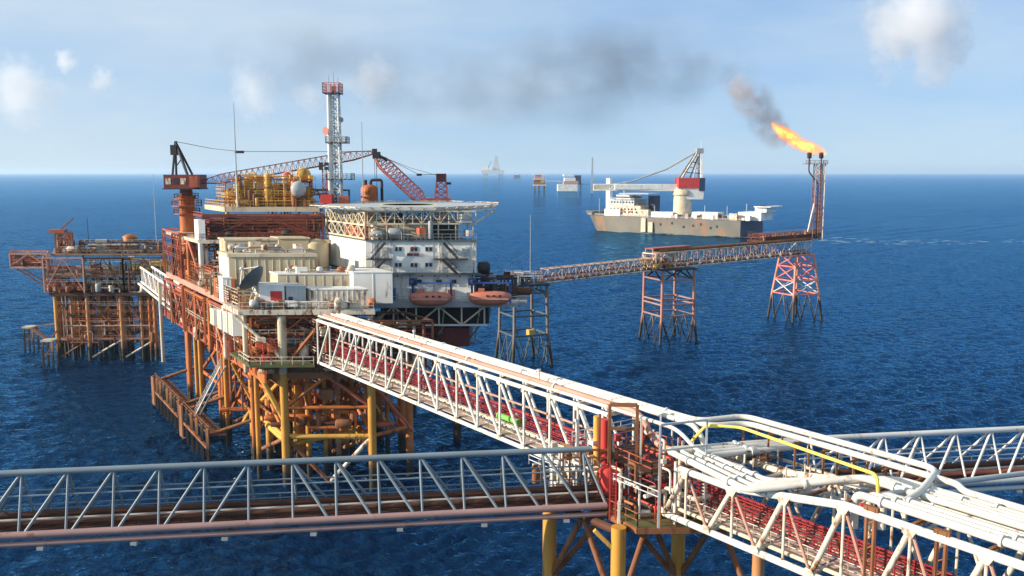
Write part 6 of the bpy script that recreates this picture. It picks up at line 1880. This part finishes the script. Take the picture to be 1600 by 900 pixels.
# ================================================================== flame, smoke, clouds, haze
def axis_curve(pts):
    """[(pos, radius)] -> dense list by Catmull-Rom"""
    out = []
    P = [pts[0]] + pts + [pts[-1]]
    for i in range(1, len(P) - 2):
        for k in range(6):
            t = k / 6
            def cr(a, b, c, d):
                return .5 * ((2 * b) + (-a + c) * t + (2 * a - 5 * b + 4 * c - d) * t * t + (-a + 3 * b - 3 * c + d) * t ** 3)
            out.append((Vector([cr(P[i - 1][0][j], P[i][0][j], P[i + 1][0][j], P[i + 2][0][j]) for j in range(3)]), cr(P[i - 1][1], P[i][1], P[i + 1][1], P[i + 2][1])))
    out.append(pts[-1])
    return out
def plume_material(name, curve, x_min, x_max, z_min, z_max, r_max, base, density, color, anis=.2, scale=.08, thr=(.35, .75), emis=None, absorb=None, dens_curve=None, yscale=1.0):
    """volume whose density falls off from a curved axis; the axis height and radius are read from float curves over local x"""
    m, n, l, b, o = nodes_of(name)
    n.remove(b)
    tc = n.new('ShaderNodeTexCoord')
    s = n.new('ShaderNodeSeparateXYZ')
    nz0 = n.new('ShaderNodeTexNoise')
    nz0.inputs['Scale'].default_value = scale * .7
    nz0.inputs['Detail'].default_value = 3
    l.new(tc.outputs['Object'], nz0.inputs['Vector'])
    wob = n.new('ShaderNodeVectorMath'); wob.operation = 'SUBTRACT'
    l.new(nz0.outputs['Color'], wob.inputs[0]); wob.inputs[1].default_value = (.5, .5, .5)
    wob2 = n.new('ShaderNodeVectorMath'); wob2.operation = 'SCALE'
    l.new(wob.outputs[0], wob2.inputs[0]); wob2.inputs['Scale'].default_value = r_max * .55
    ad = n.new('ShaderNodeVectorMath'); ad.operation = 'ADD'
    l.new(tc.outputs['Object'], ad.inputs[0]); l.new(wob2.outputs[0], ad.inputs[1])
    l.new(ad.outputs[0], s.inputs[0])
    nx = n.new('ShaderNodeMapRange')
    nx.inputs['From Min'].default_value = x_min; nx.inputs['From Max'].default_value = x_max
    l.new(s.outputs['X'], nx.inputs['Value'])
    def fc(vals):
        q = n.new('ShaderNodeFloatCurve')
        c = q.mapping.curves[0]
        c.points[0].location = (0, vals[0][1]); c.points[1].location = (1, vals[-1][1])
        for (a, v) in vals[1:-1]:
            c.points.new(a, v)
        q.mapping.update()
        l.new(nx.outputs['Result'], q.inputs['Value'])
        return q
    srt = sorted(curve, key=lambda p: p[0].x)
    step = max(1, len(srt) // 14)
    sel = srt[::step]
    if sel[-1] is not srt[-1]:
        sel.append(srt[-1])
    N = lambda p: ((p[0].x - base.x) - x_min) / (x_max - x_min)
    zc = fc([(N(p), ((p[0].z - base.z) - z_min) / (z_max - z_min)) for p in sel])
    rc = fc([(N(p), p[1] / r_max) for p in sel])
    def mth(op, a, b=None, c=None):
        q = n.new('ShaderNodeMath'); q.operation = op
        for i, v in enumerate((a, b, c)):
            if v is None:
                continue
            if isinstance(v, (int, float)):
                q.inputs[i].default_value = v
            else:
                l.new(v, q.inputs[i])
        return q.outputs[0]
    zz = mth('MULTIPLY_ADD', zc.outputs['Value'], z_max - z_min, z_min)
    dz = mth('SUBTRACT', s.outputs['Z'], zz)
    dy = mth('MULTIPLY', s.outputs['Y'], yscale)
    d2 = mth('SQRT', mth('ADD', mth('MULTIPLY', dz, dz), mth('MULTIPLY', dy, dy)))
    rr = mth('MAXIMUM', mth('MULTIPLY', rc.outputs['Value'], r_max), .01)
    fall = n.new('ShaderNodeMapRange'); fall.interpolation_type = 'SMOOTHSTEP'
    fall.inputs['From Min'].default_value = 1.0; fall.inputs['From Max'].default_value = .15
    l.new(mth('DIVIDE', d2, rr), fall.inputs['Value'])
    nz = n.new('ShaderNodeTexNoise')
    nz.inputs['Scale'].default_value = scale
    nz.inputs['Detail'].default_value = 5
    nz.inputs['Roughness'].default_value = .6
    l.new(tc.outputs['Object'], nz.inputs['Vector'])
    tr = n.new('ShaderNodeMapRange')
    tr.inputs['From Min'].default_value = thr[0]; tr.inputs['From Max'].default_value = thr[1]
    l.new(nz.outputs['Fac'], tr.inputs['Value'])
    dn = mth('MULTIPLY', fall.outputs['Result'], tr.outputs['Result'])
    if dens_curve:
        dn = mth('MULTIPLY', dn, fc(dens_curve).outputs['Value'])
    core = dn
    dn = mth('MULTIPLY', dn, density)
    pv = n.new('ShaderNodeVolumePrincipled')
    pv.inputs['Color'].default_value = (*color, 1)
    pv.inputs['Anisotropy'].default_value = anis
    if absorb:
        pv.inputs['Absorption Color'].default_value = (*absorb, 1)
    l.new(dn, pv.inputs['Density'])
    if emis:
        ramp = n.new('ShaderNodeValToRGB')
        e = ramp.color_ramp.elements
        e[0].position = 0.0; e[0].color = (1.0, .22, .016, 1)
        e[1].position = 1.0; e[1].color = (1.0, .60, .14, 1)
        q = e.new(.45); q.color = (1.0, .30, .03, 1)
        l.new(mth('MULTIPLY', core, 1.0), ramp.inputs['Fac'])
        l.new(ramp.outputs['Color'], pv.inputs['Emission Color'])
        l.new(mth('MULTIPLY', mth('POWER', core, 1.6), emis), pv.inputs['Emission Strength'])
    l.new(pv.outputs['Volume'], o.inputs['Volume'])
    return m
def plume(name, label, cat, pts, density, color, infl=1.12, stuff=False, **k):
    cv = axis_curve(pts)
    base = Vector(cv[0][0])
    rmax = max(c[1] for c in cv)
    xs = [c[0].x - base.x for c in cv]; zs = [c[0].z - base.z for c in cv]
    mat = plume_material(name + '_vapour', cv, min(xs), max(xs), min(zs) - 1e-3, max(zs) + 1e-3, rmax, base, density, color, **k)
    mb = MB()
    mb.path([c[0] for c in cv], [max(.15, c[1] * infl) for c in cv], 16)
    o = build(mb, name, mat, None, base)
    tag(o, label, cat)
    if stuff:
        o['kind'] = 'stuff'
    return o
FY = FSY
pp_ = lambda px, py, r: (PY(px, py, FY), r * FY / F)
plume('flame', 'orange and yellow gas flame blown left from the two flare tips', 'flame',
      [pp_(1290, 240, 5), pp_(1279, 235, 10), pp_(1262, 229, 13), pp_(1246, 222, 15), pp_(1231, 213, 17), pp_(1218, 204, 14), pp_(1205, 194, 6)],
      1.0, (.5, .25, .1), emis=2.1, scale=.34, thr=(.30, .60), infl=1.2)
plume('smoke', 'grey-brown smoke puff rising to the left off the gas flame', 'smoke',
      [pp_(1236, 216, 14), pp_(1220, 204, 34), pp_(1202, 188, 48), pp_(1182, 168, 54), pp_(1166, 150, 44), pp_(1146, 132, 36), pp_(1122, 118, 14)],
      .34, (.42, .37, .36), scale=.2, thr=(.40, .70), infl=1.25, stuff=True, dens_curve=[(0, .1), (.4, .25), (.75, .8), (1, 1)])
plume('smoke', 'pale pinkish smoke puff hanging at the upper left of the darker puff by the flame', 'smoke',
      [pp_(1192, 176, 10), pp_(1180, 164, 26), pp_(1166, 152, 36), pp_(1152, 142, 34), pp_(1134, 134, 12)],
      .8, (.95, .88, .86), scale=.2, thr=(.42, .72), infl=1.2, stuff=True)
plume('smoke', 'long faint grey smoke trail drifting left across the sky', 'smoke',
      [pp_(1190, 110, 14), pp_(1130, 104, 50), pp_(1060, 108, 78), pp_(990, 112, 100), pp_(900, 122, 104), pp_(800, 134, 88), pp_(690, 126, 80), pp_(570, 108, 84), pp_(440, 92, 74), pp_(330, 84, 24)],
      .050, (.22, .24, .28), scale=.05, thr=(.38, .68), infl=1.15, stuff=True, yscale=1.0,
      dens_curve=[(0, .2), (.15, .6), (.45, .6), (.64, .85), (.82, 1.0), (1, .4)])

def cloud(label, px, py, wpx, hpx, y, seed, dens, wispy=.5):
    c = PY(px, py, y)
    m_ = y / F
    m, n, l, b, o = nodes_of('cloud_vapour')
    n.remove(b)
    tc = n.new('ShaderNodeTexCoord')
    ln = n.new('ShaderNodeVectorMath'); ln.operation = 'LENGTH'
    l.new(tc.outputs['Object'], ln.inputs[0])
    of = n.new('ShaderNodeVectorMath'); of.operation = 'ADD'; of.inputs[1].default_value = (seed * 7.3, seed * 3.1, seed * 1.7)
    l.new(tc.outputs['Object'], of.inputs[0])
    nz = n.new('ShaderNodeTexNoise')
    nz.inputs['Scale'].default_value = 1.9; nz.inputs['Detail'].default_value = 6; nz.inputs['Roughness'].default_value = .6
    l.new(of.outputs[0], nz.inputs['Vector'])
    a = n.new('ShaderNodeMath'); a.operation = 'MULTIPLY_ADD'      # 1.9*noise - r
    l.new(nz.outputs['Fac'], a.inputs[0]); a.inputs[1].default_value = 1.9
    ng = n.new('ShaderNodeMath'); ng.operation = 'MULTIPLY'; ng.inputs[1].default_value = -1.0
    l.new(ln.outputs['Value'], ng.inputs[0]); l.new(ng.outputs[0], a.inputs[2])
    mr = n.new('ShaderNodeMapRange')
    mr.inputs['From Min'].default_value = .22; mr.inputs['From Max'].default_value = .22 + wispy
    mr.inputs['To Max'].default_value = dens
    l.new(a.outputs[0], mr.inputs['Value'])
    pv = n.new('ShaderNodeVolumePrincipled')
    pv.inputs['Color'].default_value = (.97, .97, .98, 1)
    pv.inputs['Anisotropy'].default_value = .35
    l.new(mr.outputs['Result'], pv.inputs['Density'])
    l.new(pv.outputs['Volume'], o.inputs['Volume'])
    mb = MB().lathe((0, 0, 0), [(math.sin(math.pi * i / 14), -math.cos(math.pi * i / 14)) for i in range(15)], 22)
    ob = single(mb, 'cloud', m, label, 'cloud', 'small white clouds', loc=(0, 0, 0))
    ob.location = c
    ob.scale = (wpx * m_, max(wpx, hpx) * m_ * .8, hpx * m_)
    return ob
cloud('large bright white cloud at the upper right of the flare', 1442, 44, 106, 104, 5200, 1, .0125, .55)
cloud('ragged small cloud tucked left of the large bright cloud', 1384, 26, 56, 46, 5600, 2, .007, .6)
cloud('low warm white cloud near the left edge', 34, 142, 76, 70, 6000, 3, .0042, .6)
cloud('tiny round cloud up and right of the low left cloud', 103, 95, 26, 26, 6000, 4, .010, .55)
cloud('tiny cloud third along above the left horizon', 160, 124, 30, 28, 6200, 5, .007, .6)
cloud('soft white cloud above the maroon crane', 396, 142, 50, 64, 6500, 6, .0042, .65)
cloud('soft pinkish cloud right of the radio mast', 585, 130, 62, 58, 6500, 7, .0046, .65)
cloud('thin wisp of cloud left of the radio mast', 488, 156, 50, 34, 6700, 8, .0042, .65)

# pale air that fades the far things
mb = MB().box(-33000, 33000, -33000, 33000, -1.0, 128.0)
m, n, l, b, o = nodes_of('haze_air')
n.remove(b)
pv = n.new('ShaderNodeVolumePrincipled')
pv.inputs['Color'].default_value = (.66, .84, 1.0, 1)
pv.inputs['Density'].default_value = 5.5e-5
pv.inputs['Anisotropy'].default_value = .2
l.new(pv.outputs['Volume'], o.inputs['Volume'])
hz = build(mb, 'haze', m, None, (0, 0, 0), smooth=False)
hz['kind'] = 'stuff'

# ---- last small things: crowded pipework at the riser junction
clutter('crowd of white, red and rusty risers and rails around the upper deck of the junction', 61.5, 72.5, -2.6, 4.8, 19.4, 26.2, 75, 81, ['red', 'whitepipe', 'oldwhite', 'rust', 'greywhite', 'deepred', 'whitepipe', 'orange'], posts=False, pp=BA, group=None, rp=(.05, .16), name='riser_pipework', cat='pipework', dens=.1, bs=.42)
clutter('small white pipes and valves at the end of the grey-blue bridge beside the junction', 58.5, 63, -5.2, -.8, 19.6, 23.6, 36, 82, ['oldwhite', 'greywhite', 'rust', 'whitepipe', 'grey'], posts=False, pp=BA, group=None, rp=(.05, .14), name='riser_pipework', cat='pipework', dens=.1, bs=.42)
